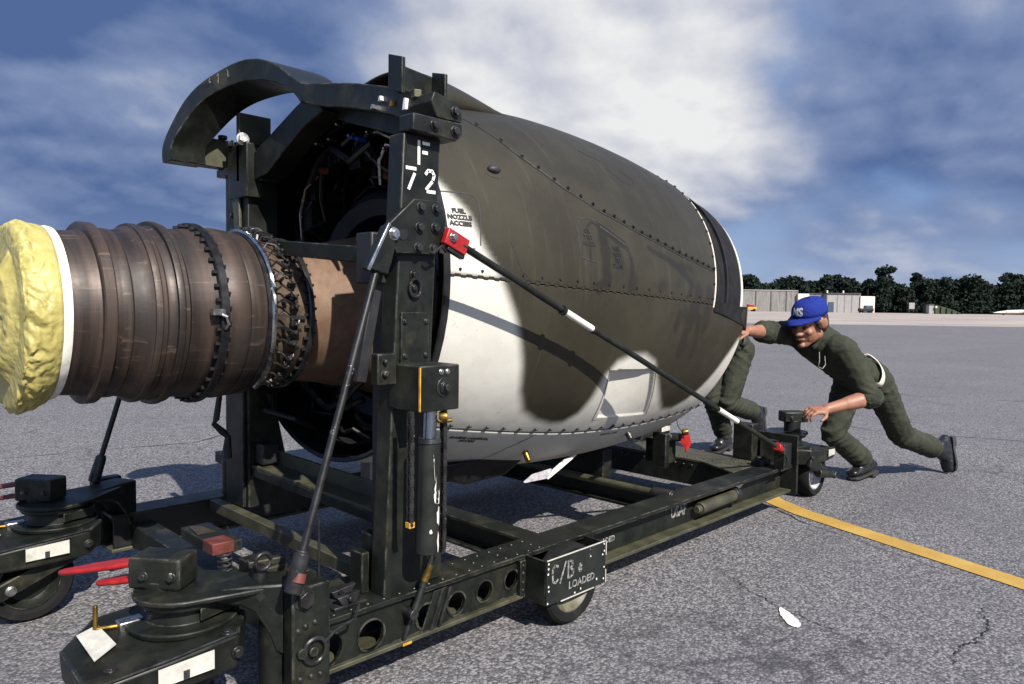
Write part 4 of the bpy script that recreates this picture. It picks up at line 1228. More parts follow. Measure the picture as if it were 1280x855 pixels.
mb = MB(); mb.prism([(-.535, .002, 1.305), (-.523, .002, 1.26), (-.505, .002, 1.21), (-.512, .002, 1.18), (-.538, .002, 1.185), (-.541, .002, 1.25)], (0, .006, 0)); T('torn_tape', mb, simple('pinkish_torn_tape', (.36, .30, .29), .7), GP, .001)
# lettering on the mast: stencil F over 72
F_ = [[(-.011, -.030), (-.011, .030)], [(.002, .026), (.024, .026)], [(.002, .002), (.017, .002)]]
S7 = [[(-.052, .027), (-.021, .027)], [(-.025, .014), (-.044, -.027)]]
S2 = [[(.012, .018), (.020, .028), (.034, .028), (.041, .017), (.037, .006)], [(.034, .000), (.014, -.022)], [(.017, -.027), (.044, -.027)]]
q = Vector((mx(1.45) + .0, YM - .0012, 1.443))
mput('stencil_letter', strokes(F_, .0085, facing(q, (0, -1, 0))), M['stencil_white'], MA)
q = Vector((mx(1.37) + .004, YM - .0012, 1.372))
mput('stencil_digit', strokes(S7, .0085, facing(q, (0, -1, 0))), M['stencil_white'], MA)
mput('stencil_digit', strokes(S2, .0085, facing(q, (0, -1, 0))), M['stencil_white'], MA)
mb = MB(); mb.lathe([(0, .001)], (0, 0, 0)); mb = MB()
mb.tube([(-.612 + .018 * math.cos(a), YM - .008, 1.088 + .024 * math.sin(a)) for a in np.linspace(0, 2 * math.pi, 25)[:-1]], .0045, 8, True); T('lifting_ring', mb, M['dark_steel'], MA, 0)
hexbolt((-.612, YM, 1.122), (0, -1, 0), .010, .012, None, MA, 'eye_bolt'); hexbolt((-.612, YM, 1.088), (0, -1, 0), .008, .008, None, MA)
mb = MB(); mb.box((-.657, YM - .008, .885), (-.565, YM + .001, 1.025)); cp = T('cover_plate', mb, GR, MA)
for x in (-.645, -.575):
    for z in (.91, 1.0): hexbolt((x, YM - .008, z), (0, -1, 0), .0065, .006, M['dark_steel'], cp)
mb = MB(); mb.box((-.74, .0, .84), (-.68, .03, .92)); mb.cyl((-.72, 0, .87), (-.72, -.012, .87), .008); mb.cyl((-.72, 0, .90), (-.72, -.012, .90), .006); T('junction_box', mb, GR, MA, .004)
mb = MB(); mb.beam((-.735, .02, 1.08), (-.78, .02, .85), .03, .02, (0, 1, 0)); T('guide_link', mb, M['black'], MA)
XF = None
# hydraulic lock box
mb = MB(); mb.box((-.632, -.034, .764), (-.497, .10, .886)); BX = T('lock_box', mb, GR, None, .004)
hexbolt((-.551, -.034, .827), (0, -1, 0), .020, .008, M['dark_steel'], BX); hexbolt((-.551, -.042, .827), (0, -1, 0), .011, .012, M['dark_steel'], BX)
for x in (-.562, -.540): hexbolt((x, -.034, .868), (0, -1, 0), .006, .005, M['steel'], BX, 'screw')
mb = MB(); mb.box((-.6335, -.0355, .768), (-.6305, -.030, .882)); T('worn_edge', mb, M['yellow'], BX, 0)
# lift cylinder
mb = MB(); mb.cyl((-.582, -.004, .38), (-.578, -.006, .683), .031, None, 28); CY = T('lift_cylinder', mb, M['white_chipped'], None, .003)
mb = MB(); mb.cyl((-.578, -.006, .684), (-.575, -.006, .768), .019, None, 20); T('piston_rod', mb, simple('bluish_chrome', (.30, .33, .40), .18, 1., .1), CY, 0)
mb = MB(); mb.cyl((-.578, -.006, .678), (-.578, -.006, .692), .034, .030, 28); T('gland_nut', mb, M['dark_steel'], CY, .002)
mb = MB(); rr = random.Random(4)
for zb, hh, a0, w_ in ((.628, .10, -.55, .03), (.56, .075, -.45, .02), (.535, .045, -.6, .022), (.48, .05, -.42, .012), (.415, .06, -.45, .008), (.445, .012, -1.3, .007)):
    P_ = []
    for k in range(12):
        a = 2 * math.pi * k / 12; P_.append((a0 + .9 * w_ / .037 * math.cos(a) * rr.uniform(.6, 1.15), zb + hh / 2 * math.sin(a) * rr.uniform(.7, 1.2)))
    mb.bm.faces.new([mb.bm.verts.new((-.580 + .0314 * math.sin(a + .9), -.005 - .0314 * math.cos(a + .9), z)) for a, z in P_])
T('worn_paint_patch', mb, M['white'], CY, 0, smooth=0)
mb = MB(); mb.cyl((-.552, -.015, .745), (-.535, -.03, .745), .014, None, 10); mb.cyl((-.56, -.02, .735), (-.52, -.03, .735), .006, None, 8); T('hose_fitting', mb, M['brass'], CY, .001)
mb = MB(); mb.cyl((-.520, .045, .345), (-.555, .048, .262), .010, None, 12); mb.cyl((-.555, .048, .262), (-.578, .05, .205), .008, .011, 12); T('cylinder_link', mb, M['white_chipped'], CY, .001)
mb = MB(); mb.cyl((-.529, .045, .322), (-.548, .047, .278), .0115, None, 14); T('bronze_sleeve', mb, M['brass'], CY, .001)
mb = MB(); mb.cyl((-.584, .042, .194), (-.584, .085, .194), .015, None, 14); T('clevis', mb, M['dark_steel'], CY, .002)
mb = MB(); mb.beam((-.572, .05, .36), (-.572, .05, .22), .05, .09); T('cylinder_foot', mb, GR, CY, .004)


def chain(x, y, z0, z1, mat, parent):
    mb = MB(); n = int((z1 - z0) / .016)
    for k in range(n):
        z = z0 + (k + .5) * .016
        for s in (-1, 1):
            o_ = .007 if k % 2 else .0045
            mb.box((x - .0065, y + s * o_ - .0015, z - .0105), (x + .0065, y + s * o_ + .0015, z + .0105))
        mb.cyl((x, y - .009, z), (x, y + .009, z), .0055, None, 8)
    return T('lift_chain', mb, mat, parent, 0, 'stuff')


chain(-.528, -.006, .37, .77, M['dark_steel'], CY); chain(-.640, -.006, .46, .77, M['dark_steel'], CY)
mb = MB(); mb.box((-.648, -.014, .46), (-.63, .004, .475)); T('chain_anchor', mb, M['yellow'], CY, .001)
# curved yoke from mast to mast over the exhaust
YK = [(-.526, .000, 1.566, 0, -.084, .02), (-.575, .018, 1.592, 0, -.084, .05), (-.578, .12, 1.632, 0, -.082, .11), (-.545, .30, 1.684, 0, -.08, .13), (-.537, .45, 1.722, 0, -.078, .15), (-.541, .62, 1.752, 0, -.075, .17), (-.538, .73, 1.773, -.012, -.068, .18), (-.537, .80, 1.812, -.03, -.058, .19),
      (-.540, .88, 1.866, -.025, -.058, .20), (-.553, .99, 1.910, -.008, -.062, .20), (-.572, 1.06, 1.918, -.0, -.062, .205), (-.590, 1.12, 1.912, .012, -.062, .19), (-.632, 1.23, 1.876, .04, -.052, .175), (-.665, 1.285, 1.835, .05, -.045, .165), (-.692, 1.325, 1.785, .058, -.038, .155), (-.728, 1.37, 1.685, .062, -.02, .135), (-.744, 1.397, 1.615, .066, .0, .13), (-.738, 1.398, 1.563, .066, .0, .13)]
ctrl = np.array(YK)
wk = np.clip((6 - np.arange(len(YK))) / 4, 0, 1)[:, None]; ctrl[:, :3] += wk * (ctrl[:, :3] * .045 + np.array([.082, .069, -.047]))
tt = np.linspace(0, len(YK) - 1, 97); S_k = np.stack([np.interp(tt, range(len(YK)), ctrl[:, c_]) for c_ in range(6)], -1)
for _ in range(8): S_k[1:-1] = (S_k[:-2] + 2 * S_k[1:-1] + S_k[2:]) / 4
mb = MB(); rows = []
for i, (x, y, z, dy, dz, wd) in enumerate(S_k):
    if dy > .0: dy = -dy
    if y > .75: dy *= 1.3; dz *= 1.25
    rows.append([mb.bm.verts.new(v) for v in ((x, y, z), (x + wd, y, z), (x + wd, y + dy, z + dz), (x, y + dy, z + dz))])
for A, B in zip(rows, rows[1:]):
    for k in range(4): mb.bm.faces.new((A[k], A[(k + 1) % 4], B[(k + 1) % 4], B[k]))
mb.bm.faces.new(rows[0]); mb.bm.faces.new(list(reversed(rows[-1])))
YO = T('yoke', mb, GR, None, .004, smooth=30)
mb = MB(); mb.box((-.66, 1.335, 1.566), (-.45, 1.392, 1.675)); T('yoke_arm', mb, OL, YO, .003)
mb = MB(); mb.box((-.53, 1.30, 1.535), (-.46, 1.40, 1.565)); mb.cyl((-.535, 1.33, 1.675), (-.535, 1.33, 1.69), .018, None, 10); T('arm_clamp', mb, M['black'], YO, .003)
mb = MB(); mb.prism([(-.50, .70, 1.765), (-.50, .84, 1.72), (-.50, 1.16, 1.60), (-.50, 1.16, 1.50), (-.50, 1.04, 1.52), (-.50, .80, 1.64), (-.50, .66, 1.68)], (.09, 0, 0)); T('yoke_brace', mb, GR, YO, .004)
mb = MB(); mb.prism([(-.44, .20, 1.62), (-.44, .66, 1.72), (-.44, .66, 1.66), (-.44, .20, 1.52)], (.05, 0, 0)); T('yoke_brace', mb, GR, YO, .004)
XF = NEAR
mb = MB(); mb.prism([(-.585, -.012, 1.575), (-.575, -.012, 1.600), (-.50, -.012, 1.588), (-.478, -.012, 1.560), (-.478, -.012, 1.535), (-.565, -.012, 1.535)], (0, .10, 0)); ep = T('end_block', mb, GR, YO, .003)
mb = MB(); mb.prism([(-.645, -.014, 1.533), (-.478, -.014, 1.533), (-.478, -.014, 1.500), (-.50, -.014, 1.482), (-.645, -.014, 1.490)], (0, .06, 0)); T('end_clamp', mb, GR, YO, .004)
for x, z in ((-.505, 1.560), (-.505, 1.508), (-.575, 1.512)): hexbolt((x, -.014, z), (0, -1, 0), .011, .012, M['dark_steel'], ep)
mb = MB(); mb.prism([(-.612, .078, 1.606), (-.612, .14, 1.626), (-.612, .14, 1.72), (-.612, .078, 1.70)], (.012, 0, 0)); mb.prism([(-.600, .139, 1.626), (-.44, .139, 1.60), (-.44, .139, 1.685), (-.600, .139, 1.70)], (0, -.010, 0)); mb.prism([(-.47, .07, 1.58), (-.47, .128, 1.60), (-.47, .128, 1.70), (-.47, .07, 1.685)], (.010, 0, 0)); T('top_stop', mb, GR, YO, .002)
mb = MB(); mb.beam((-.56, .10, 1.615), (-.58, .05, 1.605), .02, .02); T('latch_tab', mb, M['rim'], YO, .002)
# painted marks on the yoke
for k, (x, y, z, h_, mat_) in enumerate(((-.582, .10, 1.585, .030, 'stencil_white'), (-.575, .17, 1.60, .014, 'yellow'), (-.570, .23, 1.625, .014, 'stencil_white'), (-.5685, .27, 1.61, .012, 'steel'), (-.550, .63, 1.70, .014, 'brass'))):
    mb = MB(); mb.prism([(x - .006, y - .006, z - h_ / 2), (x - .006, y + .008, z - h_ / 2), (x - .006, y + .002, z + h_ / 2), (x - .006, y - .004, z + h_ / 2)], (.012, 0, 0)); T('worn_paint_patch', mb, M[mat_], YO, 0)
XF = None
for bd, y in (('F', 1.225), ('7', 1.185), ('2', 1.148)):
    k = int(np.argmin(abs(S_k[:, 1] - y) + (S_k[:, 2] < 1.7))); x, _y, z = S_k[k][:3]; tn = S_k[k + 1][:3] - S_k[k - 1][:3]; tn = Vector((0, tn[1], tn[2])).normalized()
    upv = Vector((0, tn.z, -tn.y)); upv = upv if upv.z > 0 else -upv
    mput('stencil_text', text_mesh(bd, .045, facing(Vector((x - .003, y, z)) - upv * .032, (-1, 0, 0), upv), bold=.0012, xscale=.75), M['stencil_grey'], YO)
# bar above the core
mb = MB(); mb.beam((-.61, .15, 1.175), (-.61, 1.17, 1.262), .03, .048); T('cross_bar', mb, GR, None, .004)
mb = MB(); mb.box((-.66, .145, 1.10), (-.58, .22, 1.24)); T('bar_bracket', mb, M['black'], None, .005)
# channel across the masts at the bottom
mb = MB(); mb.prism([(-.50, .16, .392), (-.50, 1.50, .405), (-.50, 1.50, .417), (-.50, .16, .404)], (.08, 0, .0)); CH = T('cross_channel', mb, OL, None, .002)
mb = MB(); mb.prism([(-.42, .16, .40), (-.42, .24, .43), (-.42, .36, .458), (-.42, 1.50, .466), (-.42, 1.50, .40)], (.014, 0, 0)); T('back_flange', mb, OL, CH, .002)
mb = MB(); mb.prism([(-.50, .16, .360), (-.50, 1.50, .373), (-.50, 1.50, .404), (-.50, .16, .391)], (.010, 0, 0)); T('front_lip', mb, GR, CH, .002)
mb = MB(); mb.cyl((-.56, .14, .35), (-.46, .14, .35), .045, None, 18); mb.box((-.56, .1, .25), (-.44, .2, .35)); T('channel_support', mb, GR, CH, .006)
mb = MB(); mb.cyl((-.45, 1.40, .25), (-.45, 1.40, .40), .06, None, 16); T('channel_support', mb, GR, CH, .006)
# deck plate, clamps, end posts between rail and masts
mb = MB(); mb.box((-.86, .20, .236), (-.40, .30, .2475)); T('deck_plate', mb, GR, None, .002)
cl_ = MB(); cl_.box((-.80, .10, .247), (-.70, .17, .256)); cl_.prism([(-.775, .10, .256), (-.735, .10, .256), (-.72, .10, .285), (-.79, .10, .280)], (0, .018, 0)); cl_.prism([(-.765, .145, .256), (-.725, .145, .256), (-.705, .145, .288), (-.78, .145, .280)], (0, .018, 0)); cl_.cyl((-.755, .09, .272), (-.755, .18, .275), .007); T('rod_clamp', cl_, M['dark_steel'], None, .002)
mb = MB(); mb.box((-.68, .155, .246), (-.655, .215, .36)); mb.box((-.64, .155, .246), (-.61, .22, .40)); T('guide_post', mb, GR, None, .004)
mb = MB(); mb.cyl((-.72, .31, .246), (-.72, .31, .44), .004, None, 6); T('safety_pin', mb, M['dark_steel'], None, 0)

# ---- brace rods and tie rods
for sg, y in ((1, .010), (-1, 1.47)):
    a, b_ = Vector((-.740, y, 1.125)), Vector((-.945, y + .004, .445))
    if sg == 1: a = NEAR @ a
    mb = MB(); mb.cyl(a, b_, .0098, None, 12); BR = T('brace_rod', mb, M['worn_rod'], None, 0)
    mb = MB(); mb.cyl(b_ + Vector((.004, 0, .014)), b_ + Vector((-.022, 0, -.075)), .019, .021, 18); mb.cyl(b_ + Vector((.006, 0, .02)), b_ + Vector((.002, 0, .005)), .016, None, 16); T('rod_socket', mb, M['dark_steel'], BR, .002)
    if sg == 1:
        mb = MB(); mb.cyl(b_ + Vector((-.006, -.0065, -.03)), b_ + Vector((-.014, -.0085, -.05)), .0165, .018, 10); T('worn_paint_patch', mb, M['dark_red'], BR, 0)
mb = MB(); mb.cyl((-.40, 1.42, 1.15), (-.30, 1.30, .40), .013, None, 10); T('stay_rod', mb, M['black'], None, 0)
mb = MB(); mb.tube([(-.62, 1.20, .78), (-.61, 1.2, .70), (-.625, 1.2, .60), (-.635, 1.2, .585), (-.60, 1.2, .55), (-.585, 1.19, .53), (-.59, 1.19, .45)], [.012, .010, .012, .010, .014, .012, .02], 8); T('hanging_chain', mb, M['black'], None, 0)
A_, B_ = Vector((-.482, .045, 1.236)), Vector((1.692, .06, .358)); TD = B_ - A_
mb = MB(); mb.cyl(A_ + TD * .025, A_ + TD * .98, .0108, None, 14); TI = T('tie_rod', mb, M['green'], None, 0)
for f0, f1 in ((.235, .305), (.715, .795)):
    mb = MB(); mb.cyl(A_ + TD * f0, A_ + TD * f1, .0116, None, 14); T('white_band', mb, M['white'], TI, 0)
mb = MB(); mb.cyl(A_ + TD * .23, A_ + TD * .236, .016, None, 14); mb.cyl(A_ + TD * .304, A_ + TD * .31, .015, None, 14); T('collar', mb, M['black'], TI, 0)
mb = MB(); mb.beam(A_ - TD * .002, A_ + TD * .034, .02, .048); f_ = T('red_fitting', mb, M['red'], TI, .003)
hexbolt(A_ + TD * .008 + Vector((0, -.010, .004)), (0, -1, 0), .010, .012, M['steel'], f_)
mb = MB(); mb.beam(A_ + TD * .002 + Vector((0, .004, -.031)), A_ + TD * .030 + Vector((0, .004, -.031)), .018, .012); T('fitting_shadow_plate', mb, M['dark_steel'], TI, .002).name = 'fitting_shade_plate'  # dark plate added below the red fitting in place of its shadow
mb = MB(); mb.tube([A_ + Vector((.0, .0, -.045)), A_ + Vector((-.02, -.006, -.03)), A_ + Vector((-.045, 0, -.05)), A_ + Vector((-.06, .004, -.045))], .004, 6); T('lanyard', mb, M['dark_steel'], TI, 0)
mb = MB(); mb.cyl(A_ + TD * .985, A_ + TD * 1.012, .021, .021, 14); T('red_fitting', mb, M['red'], TI, .002)
mb = MB(); mb.box((1.70, .035, .246), (1.78, .09, .375)); T('rod_lug', mb, GR, TI, .004)
mb = MB(); mb.tube([B_ + Vector((0, -.02, -.02)), B_ + Vector((.03, -.03, -.05)), B_ + Vector((.02, -.03, -.10)), B_ + Vector((-.02, -.02, -.11))], .004, 6); T('lanyard', mb, M['dark_steel'], TI, 0)

# ---- rear end of the near rail: pivot block, plate, ring
for y, s in ((.035, 1), (1.53, -1)):
    mb = MB(); mb.box((-.955, y, .105), (-.852, y + .045, .365)); PV = T('pivot_block', mb, GR, None, .006)
    if s < 0: continue
    hexbolt((-.925, y, .338), (0, -1, 0), .021, .018, M['dark_steel'], PV)
    for x, z in ((-.94, .262), (-.92, .268), (-.895, .272), (-.935, .142), (-.905, .140), (-.88, .138)): hexbolt((x, y, z), (0, -1, 0), .0055, .005, None, PV, 'rivet')
    mb = MB(); mb.tube([(-.900 + .030 * math.cos(a), y - .008, .205 + .030 * math.sin(a)) for a in np.linspace(0, 2 * math.pi, 29)[:-1]], .0055, 8, True); T('pull_ring', mb, M['dark_steel'], PV, 0)
    mb = MB(); mb.cyl((-.934, y, .208), (-.934, y - .012, .208), .013, None, 12); mb.cyl((-.905, y, .205), (-.905, y - .014, .205), .012, None, 12); T('ring_boss', mb, GR, PV, .002)
    mb = MB(); mb.tube([(-.872, y - .006, .215), (-.85, y - .01, .235), (-.82, y - .012, .246), (-.79, y - .012, .252), (-.775, y - .012, .29)], .004, 6); T('pin_lanyard', mb, M['dark_steel'], PV, 0)
    mb = MB(); mb.prism([(-.90, .10, .246), (-.845, .10, .246), (-.855, .10, .36), (-.875, .10, .385), (-.897, .10, .36)], (0, .02, 0)); mb.cyl((-.876, .095, .36), (-.876, .125, .36), .022, None, 14); T('clevis_lug', mb, GR, PV, .003)
    mb = MB(); mb.cyl((-.955, .13, .11), (-.955, .13, .30), .035, None, 24); T('hinge_post', mb, GR, PV, .004)
    mb = MB(); mb.cyl((-.97, .17, .36), (-.97, .17, .395), .018, .016, 12); mb.tube([(-.97 + .02 * math.cos(a), .15, .41 + .02 * math.sin(a)) for a in np.linspace(0, 6.0, 16)], .006, 6); T('lock_pin', mb, M['dark_steel'], PV, .002)

# ---- brake pedal group between the rear casters
mb = MB(); mb.box((-.90, .60, .29), (-.81, .84, .325)); PD = T('brake_pedal', mb, GR, None, .004)
mb = MB(); mb.box((-.902, .598, .292), (-.835, .67, .328)); T('pedal_tip', mb, M['dark_red'], PD, .003)
mb = MB(); mb.prism([(-.895, .72, .3262), (-.84, .72, .3262), (-.85, .80, .3262), (-.88, .83, .3262)], (0, 0, .002)); T('yellow_chip', mb, M['brass'], PD, 0)
mb = MB(); mb.tube([(-.90 + .018 * math.cos(k * .9), .52 + .018 * math.sin(k * .9), .20 + k * .0022) for k in range(56)], .004, 6); T('return_spring', mb, M['black'], PD, 0)
mb = MB(); mb.box((-.95, .5, .18), (-.80, .95, .22)); T('pedal_frame', mb, GR, PD, .004)
mb = MB(); mb.box((-.86, .38, .24), (-.78, .52, .30)); mb.beam((-.88, .42, .31), (-.78, .40, .31), .03, .02); T('pedal_link', mb, GR, PD, .004)
mb = MB(); mb.beam((-.80, .36, .25), (-.72, .44, .25), .06, .012); T('yellow_chip', mb, M['brass'], PD, .002)

# ---- middle wheel in its box
mb = MB(); mb.box((-.118, -.026, .104), (.182, -.020, .248)); WB = T('wheel_box', mb, M['white_chipped'], None, .0015)
for bx in (((-.118, -.0195, .104), (-.112, .079, .246)), ((.176, -.0195, .104), (.182, .127, .246))):
    mb = MB(); mb.box(*bx); T('side_plate', mb, GR, WB, .001)
for x, z in ((-.110, .238), (-.110, .222), (-.112, .206), (.172, .240), (.175, .215), (.165, .205), (.10, .214), (-.109, .165), (-.108, .150), (.174, .160), (.135, .128), (.05, .118), (.02, .112), (.172, .120), (-.113, .112)):
    mb = MB(); mb.prism([(x + .0028 * math.cos(a) * rr.uniform(.4, 1.6), -.0262, z + .0035 * math.sin(a) * rr.uniform(.6, 1.3)) for a in np.linspace(0, 6.28, 8)[:-1]], (0, -.0006, 0)); T('paint_chip', mb, M['white'], WB, 0)
mb = MB()
for p0_, p1_ in (((-.118, .249), (.18, .249)), ((-.05, .1035), (.12, .1035)), ((.183, .20), (.183, .248)), ((.183, .105), (.183, .15))): mb.beam((p0_[0], -.0265, p0_[1]), (p1_[0], -.0265, p1_[1]), .003, .003, (0, 1, 0))
T('worn_edge', mb, M['label'], WB, 0)
CB = [[(.020, .022), (.006, .028), (-.006, .020), (-.006, .006)], [(-.006, -.002), (-.004, -.022), (.008, -.028), (.020, -.020)], [(.030, -.034), (.058, .030)], [(.070, .028), (.070, -.028)], [(.076, .028), (.090, .022), (.092, .010), (.080, .003)], [(.084, .0), (.096, -.008), (.094, -.022), (.076, -.028)]]
mput('stencil_text', strokes(CB, .0075, facing((-.085, -.0268, .198), (0, -1, 0))), M['stencil_grey'], WB)
mput('stencil_text', strokes([[(0, .014), (0, -.002)], [(-.008, .002), (0, -.012), (.012, .0)], [(.006, .006), (.012, -.004)]], .007, facing((.045, -.0268, .190), (0, -1, 0))), M['stencil_grey'], WB)
mput('stencil_text', text_mesh('LOADED', .034, facing((.055, -.0268, .143), (0, -1, 0)), bold=.0006, xscale=1.0), M['stencil_grey'], WB)


def wheel(c, rad, wd, rimmat, parent, axis='y'):
    mb = MB(); h = wd / 2; mb.lathe([(-h * .8, rad * .66), (-h, rad * .78), (-h, rad * .92), (-h * .72, rad * .985), (-h * .25, rad), (h * .25, rad), (h * .72, rad * .985), (h, rad * .92), (h, rad * .78), (h * .8, rad * .66)], c, 'y', 48)
    WH = T('wheel', mb, M['rubber'], parent, 0, smooth=30)
    mb = MB(); mb.lathe([(-h * .86, rad * .70), (-h * .9, rad * .66), (-h * .6, rad * .60), (-h * .35, rad * .50), (-h * .35, rad * .22), (-h * .8, rad * .20), (-h * .85, 0.001)], c, 'y', 36); mb.lathe([(h * .86, rad * .70), (h * .9, rad * .66), (h * .6, rad * .60), (h * .35, rad * .5), (h * .35, rad * .2), (h * .8, rad * .18), (h * .85, .001)], c, 'y', 36)
    return WH, T('rim', mb, rimmat, parent, 0, smooth=30)


wheel((.034, .022, .132), .132, .066, M['rim'], WB)
mb = MB(); mb.cyl((.034, -.02, .132), (.034, .12, .132), .018, None, 14); T('axle', mb, M['dark_steel'], WB, 0)


# ---- caster assemblies
def caster(cx, cy, s, near, lev=(-.62, .78), dirty=GR):
    """swivel axis at cx, cy; s = -1 turns the fork towards the front end"""
    o = Vector((cx, cy, 0))
    def L(x, y, z): return o + Vector((x * s, y, z))
    top = [(-.255, .05), (-.16, .14), (-.02, .15), (.08, .07), (.13, -.06), (.06, -.17), (-.10, -.185), (-.262, -.17)]
    zt = [.262, .285, .288, .286, .282, .28, .272, .255]
    mb = MB(); a = [mb.bm.verts.new(L(x, y, z)) for (x, y), z in zip(top, zt)]; b_ = [mb.bm.verts.new(L(x * .98, y * .98, .195)) for x, y in top]; c_ = [mb.bm.verts.new(L(x * .8 - .02, y * .8, .19)) for x, y in top]
    for k in range(8): mb.bm.faces.new((a[k], a[(k + 1) % 8], b_[(k + 1) % 8], b_[k])); mb.bm.faces.new((b_[k], b_[(k + 1) % 8], c_[(k + 1) % 8], c_[k]))
    mb.bm.faces.new(a); mb.bm.faces.new(c_)
    CA = T('caster', mb, dirty, None, .008)
    mb = MB(); mb.lathe([(.278, .125), (.2885, .128), (.292, .125), (.293, .082), (.325, .078), (.327, .06)], o, 'z', 40); T('swivel_plate', mb, dirty, CA, .002)
    mb = MB(); mb.lathe([(.328, .05), (.328, .096), (.332, .10), (.343, .10), (.347, .096), (.3475, .001)], o, 'z', 40); T('swivel_head', mb, dirty, CA, .003)
    l_ = Vector((lev[0] * s, lev[1], 0)).normalized(); sd = Vector((-l_.y, l_.x, 0))
    mb = MB(); lb = o + l_ * (.05 if near != 'front' else -.03); zb_ = .398 if near != 'front' else .44
    mb = MB(); mb.beam(lb + l_ * .066 + Vector((0, 0, zb_)), lb - l_ * .066 + Vector((0, 0, zb_)), .085, .078 if near != 'front' else .06); T('lock_box', mb, dirty, CA, .008)
    for k in (-.045, .025): hexbolt(lb + l_ * k + Vector((0, 0, zb_ - .005)) + sd * (.0425 if sd.y < 0 else -.0425), sd * (1 if sd.y < 0 else -1), .009, .010, None, CA)
    mb = MB(); mb.lathe([(.348, .088), (.354, .085), (.355, .001)], o - l_ * .005, 'z', 32); mb.cyl(lb + Vector((0, 0, .345)), lb + Vector((0, 0, zb_ - .02)), .045, None, 20); T('lock_base', mb, dirty, CA, .003)
    if near != 'front':
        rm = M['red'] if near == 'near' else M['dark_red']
        for zo, so_ in ((.412, .0), (.384, .02)):
            mb = MB(); P_ = [(.115, -.026), (.16, -.030), (.25, -.024), (.315, -.010), (.325, .004), (.30, .016), (.24, .024), (.16, .028), (.115, .026)]
            if so_: P_ = [(a_ * .82 + .02, b__) for a_, b__ in P_]
            mb.prism([o + l_ * (a_ - (so_ * 3)) + sd * b__ + Vector((0, 0, zo - (a_ - .085) * .19)) for a_, b__ in P_], (0, 0, .013)); T('release_lever', mb, rm, CA, .005)
        mb = MB(); q_ = o + Vector((-.175 * s, .065, .284)); mb.cyl(q_, q_ + Vector((0, 0, .055)), .006, None, 8); mb.cyl(q_, q_ + Vector((.05, -.02, 0)), .006, None, 8); T('brass_pin', mb, M['brass'], CA, .001)
        mb = MB(); mb.box(q_ + Vector((.04, -.04, -.012)), q_ + Vector((.095, -.005, .012))); mb.tube([q_ + Vector((.09, -.03, .0)), q_ + Vector((.12, -.05, -.004)), q_ + Vector((.14, -.05, .004))], .008, 8); T('pin_catch', mb, M['steel'], CA, .003)
        mb = MB(); mb.prism([L(.0, -.10, .30), L(.10, -.07, .30), L(.12, -.01, .30), L(.02, -.03, .30)], (0, 0, .032)); T('stop_block', mb, dirty, CA, .004)
    # labels
    n1 = (L(.015, -.183, 0) - L(-.10, -.188, 0)).normalized()
    mb = MB()
    if s > 0: mb.prism([L(-.128, -.1895, .222), L(-.005, -.1835, .222), L(-.005, -.1835, .265), L(-.128, -.1895, .262)], (0, -.002, 0))
    else: mb.prism([L(-.235, -.178, .222), L(-.125, -.187, .222), L(-.125, -.187, .262), L(-.235, -.178, .252)], (0, -.002, 0))
    T('reflective_label', mb, M['label'], CA, 0)
    if s > 0:
        mb = MB(); mb.prism([L(-.215, .065, .2795), L(-.165, .085, .2835), L(-.165, -.045, .2815), L(-.218, -.075, .2705)], (0, 0, .0018)); T('reflective_label', mb, M['label'], CA, 0)
        mb = MB(); mb.box(L(-.075, -.1912, .224), L(-.062, -.1885, .242)); T('label_print', mb, M['stencil_dark'], CA, 0)
    mb = MB(); mb.tube([L(x * 1.0, y * 1.0, z + .002) for (x, y), z in zip(top[5:8], zt[5:8])], .003, 6); T('worn_edge', mb, M['dark_steel'], CA, 0)
    hexbolt(L(.04, -.15, .278), (0, 0, 1), .010, .008, None, CA); hexbolt(L(-.2, -.12, .262), (0, 0, 1), .010, .006, None, CA); hexbolt(L(.055, -.172, .235), (0, -1, 0), .011, .010, None, CA)
    # wheel, arm and spring
    wx, wy = (-.10, -.07) if s > 0 else (-.065, -.10)
    wheel(L(wx, wy, .131), .131, .10, M['green'] if s > 0 else M['grey_rim'], CA)
    mb = MB(); mb.beam(L(wx - .10, wy - .062, .115), L(wx + .14, wy - .062, .215), .022, .052); T('wheel_arm', mb, dirty, CA, .005)
    mb = MB(); mb.beam(L(wx - .10, wy + .062, .115), L(wx + .14, wy + .062, .215), .022, .052); T('wheel_arm', mb, dirty, CA, .005)
    if s > 0:
        mb = MB(); c0 = L(wx - .06, wy - .06, .125); mb.cyl(c0, c0 + Vector((0, -.02, 0)), .016, None, 16); mb.cyl(c0 + Vector((0, -.02, 0)), c0 + Vector((0, -.023, 0)), .012, None, 16); T('axle_cap', mb, M['steel'], CA, .001)
        mb = MB(); mb.tube([L(wx - .115 + .02 * math.cos(k * .8), wy - .04 + .02 * math.sin(k * .8), .125 + k * .0013) for k in range(76)], .0042, 6); T('coil_spring', mb, M['dark_steel'], CA, 0)
    else:
        mb = MB(); c0 = L(wx, wy - .05, .132); mb.cyl(c0 + Vector((-.04, -.02, .01)), c0 + Vector((.12, -.035, -.02)), .024, .02, 14); mb.cyl(c0 + Vector((.12, -.036, -.02)), c0 + Vector((.124, -.06, -.02)), .02, None, 14); T('brake_cylinder', mb, dirty, CA, .004)
    return CA, o


